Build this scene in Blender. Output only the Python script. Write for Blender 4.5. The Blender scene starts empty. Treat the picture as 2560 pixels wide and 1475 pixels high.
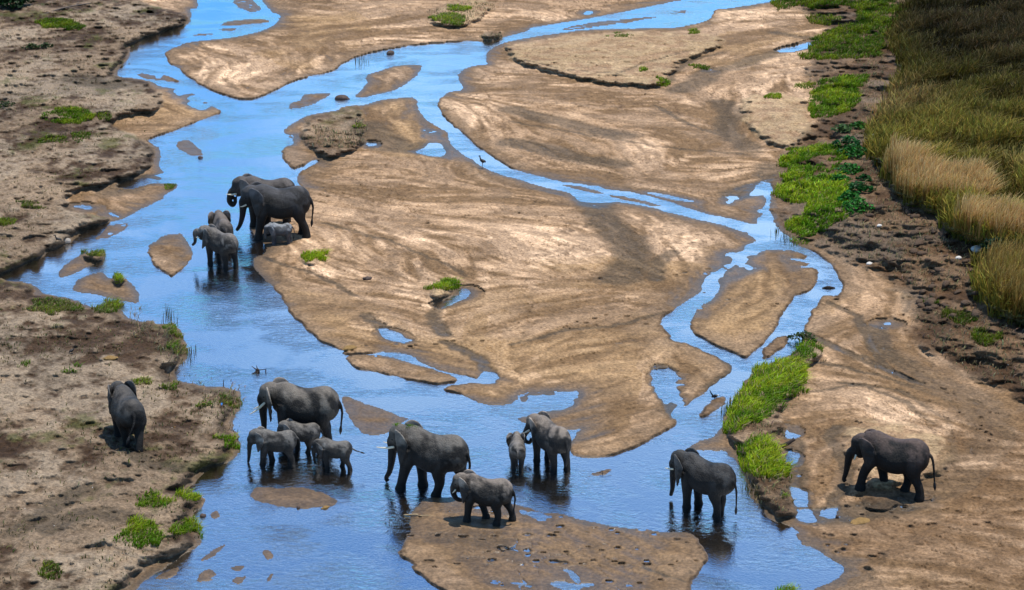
import bpy, math, random
import numpy as np
from math import sin, cos, radians, pi
random.seed(7)
rng = np.random.default_rng(11)
sc = bpy.context.scene
# ---------------------------------------------------------------- camera
CAMH = 27.5
PITCH = radians(18.5)
FPX = 5233.0                      # focal length in photograph pixels (2560 wide)
cam_d = bpy.data.cameras.new('camera')
cam = bpy.data.objects.new('camera', cam_d)
sc.collection.objects.link(cam)
cam.location = (0, 0, CAMH)
cam.rotation_euler = (pi / 2 - PITCH, 0, 0)
cam_d.sensor_width = 36.0
cam_d.lens = FPX * 36.0 / 2560.0
cam_d.clip_start = 1.0
cam_d.clip_end = 12000.0
sc.camera = cam
# ---------------------------------------------------------------- sky and sun
SUN_EL, SUN_AZ = radians(76), radians(62)   # azimuth measured from +Y (away from the camera) towards +X
world = bpy.data.worlds.new('World')
sc.world = world
world.use_nodes = True
wn, wl = world.node_tree.nodes, world.node_tree.links
wn.clear()
w_out = wn.new('ShaderNodeOutputWorld')
w_bg = wn.new('ShaderNodeBackground')
w_sky = wn.new('ShaderNodeTexSky')
w_sky.sky_type = 'NISHITA'
w_sky.sun_disc = False
w_sky.sun_elevation = SUN_EL
w_sky.sun_rotation = SUN_AZ
w_sky.altitude = 900
w_sky.air_density = 1.0
w_sky.dust_density = 0.3
w_sky.ozone_density = 3.0
w_hsv = wn.new('ShaderNodeHueSaturation')
w_hsv.inputs['Saturation'].default_value = 1.25
w_hsv.inputs['Value'].default_value = 1.0
wl.new(w_sky.outputs[0], w_hsv.inputs['Color'])
w_tc = wn.new('ShaderNodeTexCoord')
w_map = wn.new('ShaderNodeMapping')
w_map.inputs['Scale'].default_value = (2.2, 2.2, 7.0)
w_no = wn.new('ShaderNodeTexNoise')
w_no.inputs['Scale'].default_value = 2.3
w_no.inputs['Detail'].default_value = 5
w_no.inputs['Roughness'].default_value = 0.6
wl.new(w_tc.outputs['Generated'], w_map.inputs[0])
wl.new(w_map.outputs[0], w_no.inputs['Vector'])
w_rmp = wn.new('ShaderNodeMapRange')
w_rmp.inputs['From Min'].default_value = 0.36
w_rmp.inputs['From Max'].default_value = 0.62
w_rmp.inputs['To Max'].default_value = 0.8
wl.new(w_no.outputs['Fac'], w_rmp.inputs['Value'])
w_mix = wn.new('ShaderNodeMix')
w_mix.data_type = 'RGBA'
w_mix.inputs['B'].default_value = (9.4, 13.2, 16.8, 1)   # thin cloud

w_sep = wn.new('ShaderNodeSeparateXYZ'); wl.new(w_tc.outputs['Generated'], w_sep.inputs[0])
def w_range(v, a, b, c=0.0, d=1.0):
    n_ = wn.new('ShaderNodeMapRange'); n_.interpolation_type = 'SMOOTHSTEP'
    n_.inputs['From Min'].default_value = a; n_.inputs['From Max'].default_value = b; n_.inputs['To Min'].default_value = c; n_.inputs['To Max'].default_value = d
    wl.new(v, n_.inputs['Value']); return n_.outputs[0]
def w_mul(a, b):
    n_ = wn.new('ShaderNodeMath'); n_.operation = 'MULTIPLY'; wl.new(a, n_.inputs[0])
    if isinstance(b, float): n_.inputs[1].default_value = b
    else: wl.new(b, n_.inputs[1])
    return n_.outputs[0]
# unseen low sky tinted deep blue and cloud band added for water reflections
w_low = w_range(w_sep.outputs['Z'], .75, .42)
w_tint = wn.new('ShaderNodeMix'); w_tint.data_type = 'RGBA'; w_tint.blend_type = 'MULTIPLY'
w_tint.inputs['B'].default_value = (.34, 1.34, 1.95, 1)
wl.new(w_low, w_tint.inputs['Factor']); wl.new(w_hsv.outputs[0], w_tint.inputs['A'])
w_band = w_mul(w_range(w_sep.outputs['Z'], .17, .25, .10, 1.0), w_range(w_sep.outputs['Z'], .35, .42, 1.0, .40))
wl.new(w_tint.outputs['Result'], w_mix.inputs['A'])
wl.new(w_mul(w_rmp.outputs[0], w_band), w_mix.inputs['Factor'])
wl.new(w_mix.outputs['Result'], w_bg.inputs['Color'])
w_bg.inputs['Strength'].default_value = 0.085
wl.new(w_bg.outputs[0], w_out.inputs['Surface'])
sun_d = bpy.data.lights.new('sun', 'SUN')
sun_d.energy = 4.7
sun_d.angle = radians(0.5)
sun_d.color = (1.0, 0.95, 0.87)
sun = bpy.data.objects.new('sun', sun_d)
sc.collection.objects.link(sun)
sun.rotation_euler = (pi / 2 - SUN_EL, 0, pi - SUN_AZ)
sc.view_settings.view_transform = 'Standard'
sc.view_settings.look = 'None'
sc.view_settings.gamma = 1.0
sc.view_settings.exposure = 0.12
sc.view_settings.use_curve_mapping = False

# ---------------------------------------------------------------- helpers
CP, SP = cos(PITCH), sin(PITCH)
def ray(px, py):
    """direction of sight through a photograph pixel (world axes)"""
    a = (np.asarray(px, float) - 1280.0) / FPX
    b = -(np.asarray(py, float) - 737.5) / FPX
    return a, CP + b * SP, -SP + b * CP
def plane_pt(px, py, z=0.0):
    dx, dy, dz = ray(px, py)
    t = (CAMH - z) / (-dz)
    return dx * t, dy * t
def to_px(x, y, z=0.0):
    zz = z - CAMH
    d = y * CP - zz * SP
    return 1280.0 + FPX * x / d, 737.5 - FPX * (y * SP + zz * CP) / d
Q0 = {1: (0, 0), 2: (1280, 0), 3: (0, 735), 4: (1280, 735)}
def Q(q, pts):
    ox, oy = Q0[q]
    return [(ox + x / 1.9672, oy + y / 1.9672) for x, y in pts]
def Zm(ox, oy, s, pts):
    return [(ox + p[0] / s, oy + p[1] / s) + tuple(p[2:]) for p in pts]

_T = rng.random((512, 512)).astype(np.float32)
def vnoise(x, y, seed=0):
    x = x + seed * 37.17; y = y + seed * 91.73
    xi = np.floor(x).astype(np.int64); yi = np.floor(y).astype(np.int64)
    fx = (x - xi); fy = (y - yi)
    fx = fx * fx * (3 - 2 * fx); fy = fy * fy * (3 - 2 * fy)
    x0 = xi & 511; x1 = (xi + 1) & 511; y0 = yi & 511; y1 = (yi + 1) & 511
    a = _T[y0, x0]; b = _T[y0, x1]; c = _T[y1, x0]; d = _T[y1, x1]
    return (a + (b - a) * fx) * (1 - fy) + (c + (d - c) * fx) * fy
def fbm(x, y, octv=4, seed=0, gain=0.5):
    s = 0; a = 1; n = 0
    for o in range(octv):
        s = s + a * vnoise(x * 2 ** o, y * 2 ** o, seed + o * 3); n += a; a *= gain
    return s / n
def sstep(a, b, x):
    t = np.clip((x - a) / (b - a), 0, 1)
    return t * t * (3 - 2 * t)
def lerp(a, b, t): return a + (b - a) * t

def sdist(X, Y, polys):
    """signed distance to closed polygons given in plane metres (positive inside the union parity)"""
    d2 = np.full(X.shape, 1e12); par = np.zeros(X.shape, bool)
    for P in polys:
        P = np.asarray(P, float)
        A = P; B = np.roll(P, -1, 0)
        for (ax, ay), (bx, by) in zip(A, B):
            ex, ey = bx - ax, by - ay
            L = ex * ex + ey * ey
            if L < 1e-9: continue
            wx = X - ax; wy = Y - ay
            t = np.clip((wx * ex + wy * ey) / L, 0, 1)
            dd = (wx - ex * t) ** 2 + (wy - ey * t) ** 2
            np.minimum(d2, dd, out=d2)
            c = ((ay > Y) != (by > Y))
            if ey != 0:
                par ^= c & (X < ex * (Y - ay) / ey + ax)
    d = np.sqrt(d2)
    return np.where(par, d, -d)
def pdist(X, Y, line):
    d2 = np.full(X.shape, 1e12)
    for (ax, ay), (bx, by) in zip(line[:-1], line[1:]):
        ex, ey = bx - ax, by - ay
        L = max(ex * ex + ey * ey, 1e-9)
        wx = X - ax; wy = Y - ay
        t = np.clip((wx * ex + wy * ey) / L, 0, 1)
        np.minimum(d2, (wx - ex * t) ** 2 + (wy - ey * t) ** 2, out=d2)
    return np.sqrt(d2)
def W(pts):
    """pixel outline -> plane metres, rounded a little by corner cutting"""
    a = np.array([plane_pt(p[0], p[1]) for p in pts])
    return a
def chaikin(P, closed=True):
    P = np.asarray(P, float)
    N = np.roll(P, -1, 0) if closed else P[1:]
    M = P if closed else P[:-1]
    q = np.empty((len(M) * 2, 2)); q[0::2] = M * .78 + N * .22; q[1::2] = M * .22 + N * .78
    return q
def link(name, me, mat=None, parent=None, loc=None, rz=None):
    o = bpy.data.objects.new(name, me)
    sc.collection.objects.link(o)
    if mat: me.materials.append(mat)
    if parent: o.parent = parent
    if loc is not None: o.location = loc
    if rz is not None: o.rotation_euler = (0, 0, rz)
    return o
def tag(o, label, cat, group=None, kind=None):
    if label: o['label'] = label
    if cat: o['category'] = cat
    if group: o['group'] = group
    if kind: o['kind'] = kind
    return o
def mesh_np(name, V, F, cols=None, smooth=True, attrs=None):
    """V (n,3), F (m,k) uniform face size, cols (n,3) point colours"""
    V = np.ascontiguousarray(V, np.float32); F = np.ascontiguousarray(F, np.int32)
    me = bpy.data.meshes.new(name)
    me.vertices.add(len(V)); me.vertices.foreach_set('co', V.ravel())
    k = F.shape[1]
    me.loops.add(F.size); me.loops.foreach_set('vertex_index', F.ravel())
    me.polygons.add(len(F))
    me.polygons.foreach_set('loop_start', np.arange(0, F.size, k, dtype=np.int32))
    me.polygons.foreach_set('loop_total', np.full(len(F), k, np.int32))
    me.polygons.foreach_set('use_smooth', np.full(len(F), smooth, bool))
    me.update(calc_edges=True)
    if cols is not None:
        ca = me.color_attributes.new('tone', 'FLOAT_COLOR', 'POINT')
        c4 = np.ones((len(V), 4), np.float32); c4[:, :3] = cols
        ca.data.foreach_set('color', c4.ravel())
    for n, a in (attrs or {}).items():
        at = me.attributes.new(n, 'FLOAT', 'POINT')
        at.data.foreach_set('value', np.ascontiguousarray(a, np.float32).ravel())
    return me

class NT:
    """small node-tree helper"""
    def __init__(s, name):
        s.m = bpy.data.materials.new(name); s.m.use_nodes = True
        s.n = s.m.node_tree.nodes; s.l = s.m.node_tree.links
        s.n.clear()
        s.out = s.n.new('ShaderNodeOutputMaterial')
    def add(s, t, ins=None, **kw):
        nd = s.n.new(t)
        for k, v in kw.items(): setattr(nd, k, v)
        for k, v in (ins or {}).items():
            if hasattr(v, 'links') or isinstance(v, bpy.types.NodeSocket): s.l.new(v, nd.inputs[k])
            else: nd.inputs[k].default_value = v
        return nd
    def mix(s, f, a, b, blend='MIX'):
        nd = s.n.new('ShaderNodeMix'); nd.data_type = 'RGBA'; nd.blend_type = blend
        for k, v in (('Factor', f), ('A', a), ('B', b)):
            if isinstance(v, bpy.types.NodeSocket): s.l.new(v, nd.inputs[k])
            elif k == 'Factor': nd.inputs[0].default_value = v
            else: nd.inputs[k].default_value = (*v, 1) if len(v) == 3 else v
        return nd.outputs['Result']
    def rng(s, v, a, b, c=0.0, d=1.0):
        return s.add('ShaderNodeMapRange', {'Value': v, 'From Min': a, 'From Max': b, 'To Min': c, 'To Max': d}).outputs[0]
    def noise(s, vec, scale, detail=4, rough=.55, dist=0.0):
        i = {'Scale': scale, 'Detail': detail, 'Roughness': rough, 'Distortion': dist}
        if vec is not None: i['Vector'] = vec
        return s.add('ShaderNodeTexNoise', i)
    def done(s, surf):
        s.l.new(surf, s.out.inputs['Surface']); return s.m
# ---------------------------------------------------------------- river outlines
WATER_MAIN = (
    [(500, -420), (478, -150)] +
    Q(1, [(970,0),(985,40),(930,45),(945,65),(935,85),(935,118),(885,130),(800,160),(720,190),(650,215),(640,240),(640,290),(600,325),(583,350),(583,380),(660,383),(740,400),(775,425),(900,440),(990,480),(1040,515),(1095,548),(1050,570),(960,600),(880,635),(800,660),(725,685),(745,705),(790,735),(795,770),(785,790),(790,830),(830,870),(865,900),(865,925),(820,950),(790,985),(730,1015),(660,1050),(600,1080),(560,1090),(460,1115),(400,1150),(360,1190),(300,1215),(235,1240),(225,1262),(140,1295),(60,1335),(14,1362),(20,1375),(60,1385),(140,1390),(190,1405),(205,1440)]) +
    Q(3, [(225,0),(290,10),(350,25),(400,50),(480,62),(560,60),(600,75),(630,115),(690,132),(750,130),(755,150),(800,150),(850,155),(890,185),(910,215),(915,260),(928,300),(905,340),(870,360),(865,400),(880,430),(940,440),(1010,455),(1100,455),(1125,470),(1190,480),(1190,570),(1165,590),(1135,630),(1145,670),(1175,690),(1185,740),(1175,790),(1120,820),(1050,850),(1010,880),(960,930),(930,970),(975,985),(1000,1020),(985,1050),(955,1085),(950,1110),(960,1140),(990,1180),(1005,1230),(960,1260),(900,1290),(860,1320),(800,1350),(740,1390),(690,1430),(670,1456),(600,1560),(450,1900),(300,2500),(2600,2500)]) +
    Q(4, [(1500,2500),(1420,1900),(1400,1600),(1460,1456),(1480,1450),(1530,1420),(1590,1400),(1640,1350),(1600,1330),(1540,1290),(1490,1245),(1440,1230),(1385,1190),(1410,1165),(1320,1130),(1250,1100),(1245,1055),(1190,1020),(1150,950),(1120,860),(1075,790),(960,765),(850,770),(910,725),(980,700),(1035,650),(1040,600),(1085,555),(1120,500),(1140,440),(1190,390),(1260,345),(1340,320),(1380,290),(1420,245),(1435,200),(1455,130),(1490,60),(1530,0)]) +
    Q(2, [(1590,1456),(1620,1420),(1622,1390),(1600,1340),(1560,1290),(1500,1240),(1450,1225),(1390,1205),(1370,1170),(1310,1130),(1290,1100),(1275,1060),(1270,1000),(1282,940),(1282,912),(1232,918),(1262,935),(1240,962),(1258,985),(1248,1012),(1200,1040),(1240,1050),(1200,1080),(1210,1108),(1100,1082),(1000,1062),(900,1036),(800,1000),(700,968),(600,950),(500,935),(400,915),(300,903),(200,888),(100,858),(0,830)]) +
    Q(1, [(2440,775),(2370,735),(2310,690),(2270,650),(2230,610),(2170,560),(2150,510),(2170,480),(2200,450),(2270,445),(2280,430),(2260,400),(2245,370),(2270,345),(2330,320),(2410,315),(2390,300),(2390,260),(2440,225),(2518,200)]) +
    Q(2, [(100,180),(250,160),(370,145),(500,141),(680,138),(800,135),(900,120),(980,95),(985,60),(1010,45),(1090,38),(1200,20),(1290,5),(1420,-40),(1900,-160),(1500,-160),(850,0),(760,15),(640,40),(500,70),(330,100),(200,120),(90,135),(90,150),(0,175)]) +
    Q(1, [(2470,185),(2420,200),(2300,200),(2150,210),(2000,225),(1850,250),(1750,280),(1675,310),(1660,340),(1560,365),(1450,395),(1380,430),(1310,460),(1260,483),(1185,488),(1100,465),(1030,440),(960,400),(900,355),(850,320),(820,290),(813,258),(850,235),(930,205),(1060,193),(1170,180),(1270,155),(1340,130),(1370,100),(1378,72),(1340,60),(1310,30),(1280,0)]) +
    [(640, -150), (650, -420)])
# the big sand bar between the two arms
BAR = (
    Q(1, [(2050,475),(1960,480),(1870,490),(1800,515),(1720,520),(1640,545),(1560,555),(1500,575),(1440,600),(1400,640),(1400,655),(1450,662),(1430,700),(1385,740),(1400,790),(1440,830),(1500,805),(1555,782),(1570,792),(1530,815),(1470,850),(1450,890),(1490,912),(1440,950),(1360,1010),(1240,1080),(1232,1120),(1270,1180),(1320,1210),(1300,1245),(1240,1270),(1250,1300),(1290,1360),(1370,1440)]) +
    Q(3, [(1380,0),(1400,40),(1420,90),(1450,115),(1490,150),(1530,195),(1590,235),(1650,265),(1690,275),(1692,296),(1800,296),(1900,288),(1960,292),(2040,308),(2070,338),(2120,360),(2220,382),(2330,405),(2400,425),(2380,437),(2260,441),(2200,448),(2160,465),(2240,480),(2320,520),(2400,545),(2500,545)]) +
    Q(4, [(20,520),(15,500),(70,485),(130,480),(250,485),(335,480),(300,510),(300,540),(280,556),(180,580),(60,600),(28,610),(50,628),(150,640),(280,672),(350,655),(300,690),(290,790),(330,806),(400,807),(470,795),(560,770),(640,740),(700,700),(770,670),(810,630),(860,560),(900,520),(960,470),(1000,440),(1070,400),(1092,375),(1080,350),(1030,320),(960,290),(900,255),(850,235),(790,230),(760,190),(735,150),(745,110),(790,75),(860,40),(910,0)]) +
    Q(2, [(912,1440),(960,1390),(985,1358),(1030,1300),(1050,1240),(1130,1235),(1190,1212),(1198,1172),(1150,1140),(1050,1110),(950,1090),(850,1060),(760,1040),(700,1020),(600,1005),(520,990),(400,990),(330,980),(280,945),(200,930),(100,905),(0,870)]) +
    Q(1, [(2440,850),(2370,820),(2330,790),(2260,750),(2210,700),(2200,655),(2170,630),(2100,590),(2055,540)]))
ISLANDS = [
    BAR,
    Q(2, [(1000,1456),(1030,1400),(1070,1345),(1130,1300),(1195,1262),(1215,1232),(1300,1226),(1400,1237),(1470,1268),(1360,1270),(1440,1290),(1470,1300),(1400,1312),(1490,1318),(1505,1350),(1500,1400),(1440,1440)]) +
    Q(4, [(1395,5),(1360,50),(1330,110),(1300,170),(1250,230),(1200,280),(1160,313),(1100,295),(1040,265),(960,235),(900,200),(870,170),(880,130),(920,80),(960,40)]),
    Q(1, [(860,710),(900,688),(940,690),(960,710),(1000,745),(1000,765),(930,765),(910,750),(870,735)]),
    Q(1, [(715,1240),(740,1200),(770,1185),(790,1165),(830,1155),(905,1148),(905,1170),(950,1240),(940,1290),(880,1330),(832,1362),(780,1320),(745,1290),(735,1250)]),
    Q(1, [(455,1180),(500,1140),(530,1110),(590,1100),(630,1098),(625,1120),(580,1150),(520,1175)]),
    Q(1, [(290,1370),(295,1320),(330,1290),(390,1250),(440,1235),(500,1235),(520,1265),(490,1290),(420,1320),(360,1350)]),
    Q(1, [(355,1410),(370,1380),(430,1355),(490,1340),(520,1345),(530,1375),(580,1350),(610,1375),(660,1405),(684,1440),(685,1500),(600,1480),(500,1456),(380,1440)]),
    Q(1, [(665,365),(700,358),(760,370),(780,390),(800,370),(830,375),(890,403),(830,400),(760,395),(700,385)]),
    Q(1, [(1410,540),(1430,505),(1480,495),(1480,482),(1500,460),(1630,455),(1620,470),(1570,495),(1550,515),(1480,535)]),
    Q(1, [(1735,475),(1770,450),(1788,432),(1802,405),(1800,370),(1870,345),(1950,320),(2090,315),(2060,360),(2020,400),(1960,440),(1900,455),(1830,470),(1780,482)]),
    Q(1, [(1130,5),(1240,-30),(1250,10),(1292,50),(1240,62),(1180,40)]),
    Q(1, [(1075,130),(1110,105),(1200,95),(1318,95),(1330,108),(1230,118),(1150,128)]),
    Q(1, [(1060,150),(1110,135),(1180,138),(1140,155)]),
    Q(1, [(930,176),(1000,160),(1060,165),(1000,177)]),
    Q(2, [(230,150),(330,117),(500,97),(700,80),(735,82),(600,107),(430,130),(300,148)]),
    Q(2, [(760,75),(800,55),(855,50),(850,66)]),
    Q(2, [(235,905),(330,915),(450,945),(440,955),(330,935)]),
    Q(2, [(455,962),(560,965),(740,1012),(700,1015),(560,985)]),
    Q(4, [(1230,325),(1240,280),(1280,230),(1350,200),(1365,210),(1350,250),(1290,295)]),
    Q(4, [(925,612),(950,565),(1000,515),(1040,500),(1060,512),(1050,545),(990,585)]),
    Q(4, [(370,882),(430,865),(495,860),(470,880),(400,890)]),
    Q(3, [(1690,500),(1750,515),(1850,555),(1950,590),(2025,615),(1960,640),(1900,690),(1840,700),(1780,690),(1740,640),(1700,580),(1688,540)]),
    Q(3, [(1225,1005),(1240,970),(1290,945),(1370,950),(1450,938),(1560,960),(1625,1000),(1590,1045),(1480,1052),(1350,1038),(1280,1028)]),
    Q(3, [(1690,312),(1740,301),(1900,305),(1980,325),(2060,355),(2160,375),(2230,395),(2258,425),(2200,432),(2150,440),(2060,430),(1960,405),(1860,385),(1760,365),(1700,345)]),
    Q(3, [(1030,1075),(1060,1065),(1080,1095),(1045,1110)]),
    Q(3, [(980,1310),(1030,1270),(1110,1228),(1115,1245),(1060,1290),(1000,1318)]),
    Q(3, [(1285,1270),(1330,1262),(1355,1300),(1310,1312)]),
    Q(3, [(1130,1340),(1170,1330),(1205,1340),(1190,1358),(1145,1358)]),
    Q(3, [(1145,1410),(1170,1380),(1222,1378),(1212,1410),(1180,1432)]),
    Q(3, [(945,1420),(990,1360),(1040,1345),(1070,1375),(1020,1395),(1060,1405)]),
    Q(3, [(760,1390),(800,1365),(885,1340),(870,1390),(800,1400)]),
    Q(3, [(1300,1420),(1320,1375),(1342,1375),(1330,1405)]),
    Q(3, [(2080,1005),(2045,1060),(2030,1090),(2010,1130),(1998,1180),(1990,1240),(1962,1290),(2040,1330),(2018,1348),(2060,1375),(2130,1430),(2200,1470),(2240,1900),(2280,2500)]) +
    Q(4, [(700,2500),(800,1900),(860,1500),(880,1456),(905,1400),(935,1360),(935,1330),(965,1320),(965,1280),(935,1230),(910,1190),(850,1170),(720,1165),(600,1155),(470,1135),(350,1110),(270,1085),(200,1080),(80,1060),(0,1030)]) +
    Q(3, [(2400,1020),(2280,1010),(2200,1000)]),
]
# wet flats where water and sand interleave
FLATS = [
    Q(1, [(740,402),(800,425),(900,440),(1000,475),(1050,520),(1090,548),(1000,550),(900,530),(760,450)]),
    Q(2, [(1200,1180),(1200,1240),(1250,1290),(1200,1350),(1060,1400),(980,1456),(900,1456),(980,1340),(1020,1250)]),
    Q(2, [(1230,915),(1200,930),(1100,980),(1100,1010),(1200,1020),(1240,1030)]),
    Q(4, [(20,500),(130,480),(335,480),(290,560),(60,605),(0,560)]),
    Q(4, [(780,910),(1060,900),(1150,960),(1180,1010),(1100,1010),(960,960),(850,960)]),
    Q(3, [(1240,960),(1450,960),(1640,1000),(1660,1050),(1500,1060),(1300,1030)]),
    Q(3, [(2280,1010),(2518,1040),(2518,1110),(2200,1060)]) , 
    Q(4, [(0,1030),(150,1075),(250,1085),(200,1130),(0,1110)]),
    Q(1, [(2050,620),(2200,650),(2210,720),(2330,800),(2060,770),(1990,740),(2100,720)]),
    Q(1, [(1385,640),(1460,640),(1450,720),(1560,780),(1430,830),(1385,740)]),
]
POOLS = [
    Q(2, [(1320,250),(1360,235),(1410,225),(1500,195),(1440,225),(1400,245)]),
    Q(2, [(645,942),(700,945),(800,965),(925,995),(850,990),(740,968)]),
    Q(2, [(1050,998),(1075,978),(1095,975),(1080,998)]),
    Q(2, [(345,70),(375,50),(400,55),(380,75)]),
    Q(1, [(360,1010),(420,1010),(470,1025),(440,1032),(380,1022)]),
    Q(1, [(530,1045),(570,1055),(590,1068),(560,1066)]),
    Q(1, [(620,910),(700,885),(725,888),(650,915)]),
    Q(1, [(720,60),(735,54),(750,60),(745,66),(725,66)]),
    Q(1, [(1805,705),(1820,702),(1828,712),(1812,718)]),
    Q(3, [(1890,185),(1930,195),(1975,215),(1960,222),(1910,205)]),
    Q(3, [(2180,48),(2240,25),(2260,0),(2315,5),(2290,18),(2230,40),(2190,52)]),
    Q(1, [(2250,1450),(2255,1422),(2300,1420),(2315,1445),(2300,1456)]),
    Q(4, [(730,395),(770,390),(775,440),(745,440),(730,425)]),
    Q(4, [(800,447),(830,441),(852,448),(825,453)]),
    Q(4, [(800,415),(830,412),(850,418),(820,421)]),
    Q(4, [(985,790),(1030,768),(1058,780),(1050,795),(1010,797)]),
    Q(4, [(1820,148),(1840,140),(1866,140),(1870,150),(1840,152)]),
    Q(4, [(1345,670),(1360,668),(1368,680),(1350,686)]),
    Q(4, [(1340,800),(1358,798),(1356,822),(1344,820)]),
    Q(4, [(1378,980),(1398,982),(1400,1012),(1385,1008)]),
    Q(4, [(1350,1092),(1400,1090),(1405,1100),(1360,1102)]),
    Q(4, [(240,1350),(290,1355),(330,1390),(340,1425),(310,1420),(280,1380)]),
    Q(4, [(170,1420),(240,1405),(290,1430),(400,1425),(400,1440),(320,1445),(350,1480),(280,1470),(230,1440)]),
]
HOLES = Zm(960, 1230, 2.632, [(350,283,30),(520,288,48),(725,287,45),(590,292,14),(940,282,50),(1130,266,45),(1100,287,50),(1330,266,38),(1540,270,40),(1500,246,45),(1700,250,50),(1780,277,30),(1930,312,38),(1380,236,32),(1160,225,38),(1035,182,42),(455,163,20),(610,102,50),(720,125,42),(700,143,60),(820,163,28),(740,180,30),(1160,163,28),(430,127,16),(1450,341,28),(1345,360,22),(1200,395,32),(1045,397,36),(945,383,38),(945,415,24),(1290,380,30),(1430,385,34),(1535,368,32),(1660,372,34),(295,455,50),(705,447,44),(480,473,32),(905,474,52),(1000,454,36),(1120,458,58),(1185,467,48),(1315,470,48),(1380,450,40),(1515,458,48),(1555,472,36),(1725,456,46),(1725,476,52),(1885,479,42),(1480,590,34),(1675,599,36),(1825,582,46),(775,611,32),(950,623,42),(690,390,30),(330,490,30),(170,290,44),(130,400,44),(1990,330,34),(2080,365,20),(1920,452,26),(550,402,24),(240,163,16),(2050,455,30)])
DARKCH = [  # dark silt-stained runnels: line, half width (m), depth
    (Q(4, [(745,360),(735,440),(790,520),(820,600)]), .50, .085),
    (Q(4, [(1060,330),(1100,370),(1060,405),(980,450)]), .30, .03),
    (Q(2, [(1030,500),(1075,560),(1045,620),(1080,670),(1180,735)]), .8, .03),
    (Q(2, [(1500,190),(1400,180),(1290,160)]), .5, .03),
    (Q(2, [(1430,225),(1320,255),(1200,290),(1080,335),(980,345)]), .8, .05),
    (Q(2, [(970,355),(920,400),(820,445)]), .9, .05),
    (Q(3, [(2250,20),(2170,55),(2130,100),(2150,160),(2170,200)]), .35, .05),
    (Q(3, [(2180,240),(2300,290),(2380,340),(2410,380),(2395,430)]), .3, .05),
    (Q(3, [(1800,110),(1880,170),(1960,225),(2010,235)]), .35, .04),
    (Q(2, [(0,540),(200,590),(400,640),(560,670)]), .9, .02),
    (Q(2, [(400,990),(450,1080),(540,1160),(600,1230),(590,1300),(520,1370)]), 1.0, .02),
    (Q(2, [(780,1240),(720,1290),(700,1370)]), .4, .02),
    (Q(1, [(1800,620),(1870,690),(1960,720),(2080,730)]), 1.3, .02),
    (Q(2, [(0,700),(150,730),(300,780),(500,800)]), 1.0, .02),
    (Q(2, [(1280,820),(1290,900),(1200,920),(1100,960)]), .9, .03),
    (Q(1, [(550,930),(650,900),(740,880)]), 1.4, .03),
    (Q(4, [(1780,170),(1790,230),(1850,300),(2000,380),(2200,470),(2350,530)]), .5, .03),
    (Q(4, [(1480,200),(1600,270),(1750,330),(1900,400),(2050,440)]), .25, .02),
    (Q(4, [(2300,560),(2380,700),(2250,850),(2100,960),(1900,1050),(1650,1080),(1500,1080)]), .8, .04),
    (Q(4, [(1390,700),(1400,850),(1400,960),(1430,1080)]), .35, .03),
    (Q(4, [(1600,660),(1580,720),(1650,850),(1620,950),(1560,1080)]), .25, .03),
    (Q(3, [(400,960),(300,1020),(180,1100),(60,1180)]), .5, .05),
    (Q(3, [(650,1110),(500,1080),(350,1100),(240,1150)]), .5, .03),
    (Q(3, [(540,700),(620,760),(740,830),(860,860)]), .45, .04),
    (Q(4, [(1450,190),(1700,320),(2100,470),(2400,600),(2450,750),(2250,950),(1950,1060)]), .22, .03),
    (Q(4, [(1500,330),(1800,400),(2150,520),(2300,680),(2230,860),(2000,1010),(1750,1090)]), .16, .03),
    (Q(4, [(1600,430),(1900,470),(2150,620),(2180,800),(2050,900)]), .14, .03),
    (Q(4, [(1560,40),(1700,110),(1730,200),(1800,330),(1990,440),(2300,540)]), .22, .03),
    (Q(4, [(1480,480),(1700,440),(1950,540),(2060,640)]), .12, .02),
    (Q(2, [(1040,260),(900,290),(800,350),(780,400)]), .25, .03),
    (Q(2, [(60,290),(250,340),(520,360),(640,310),(900,240)]), .12, .03),
    (Q(2, [(700,520),(850,600),(1000,660),(1150,700)]), .2, .02),
    (Q(2, [(0,600),(300,650),(700,720),(1200,760)]), .16, .02),
    (Q(1, [(1600,1100),(1900,1180),(2200,1300),(2300,1350)]), .12, .02),
    (Q(1, [(1300,1270),(1500,1330),(1750,1456)]), .15, .02),
    (Q(4, [(0,250),(250,180),(500,160),(740,90)]), .14, .02),
    (Q(4, [(640,1345),(760,1390),(870,1420)]), .08, .015),
    (Q(1, [(370,380),(450,400),(560,420)]), 1.2, .03),
]
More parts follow.
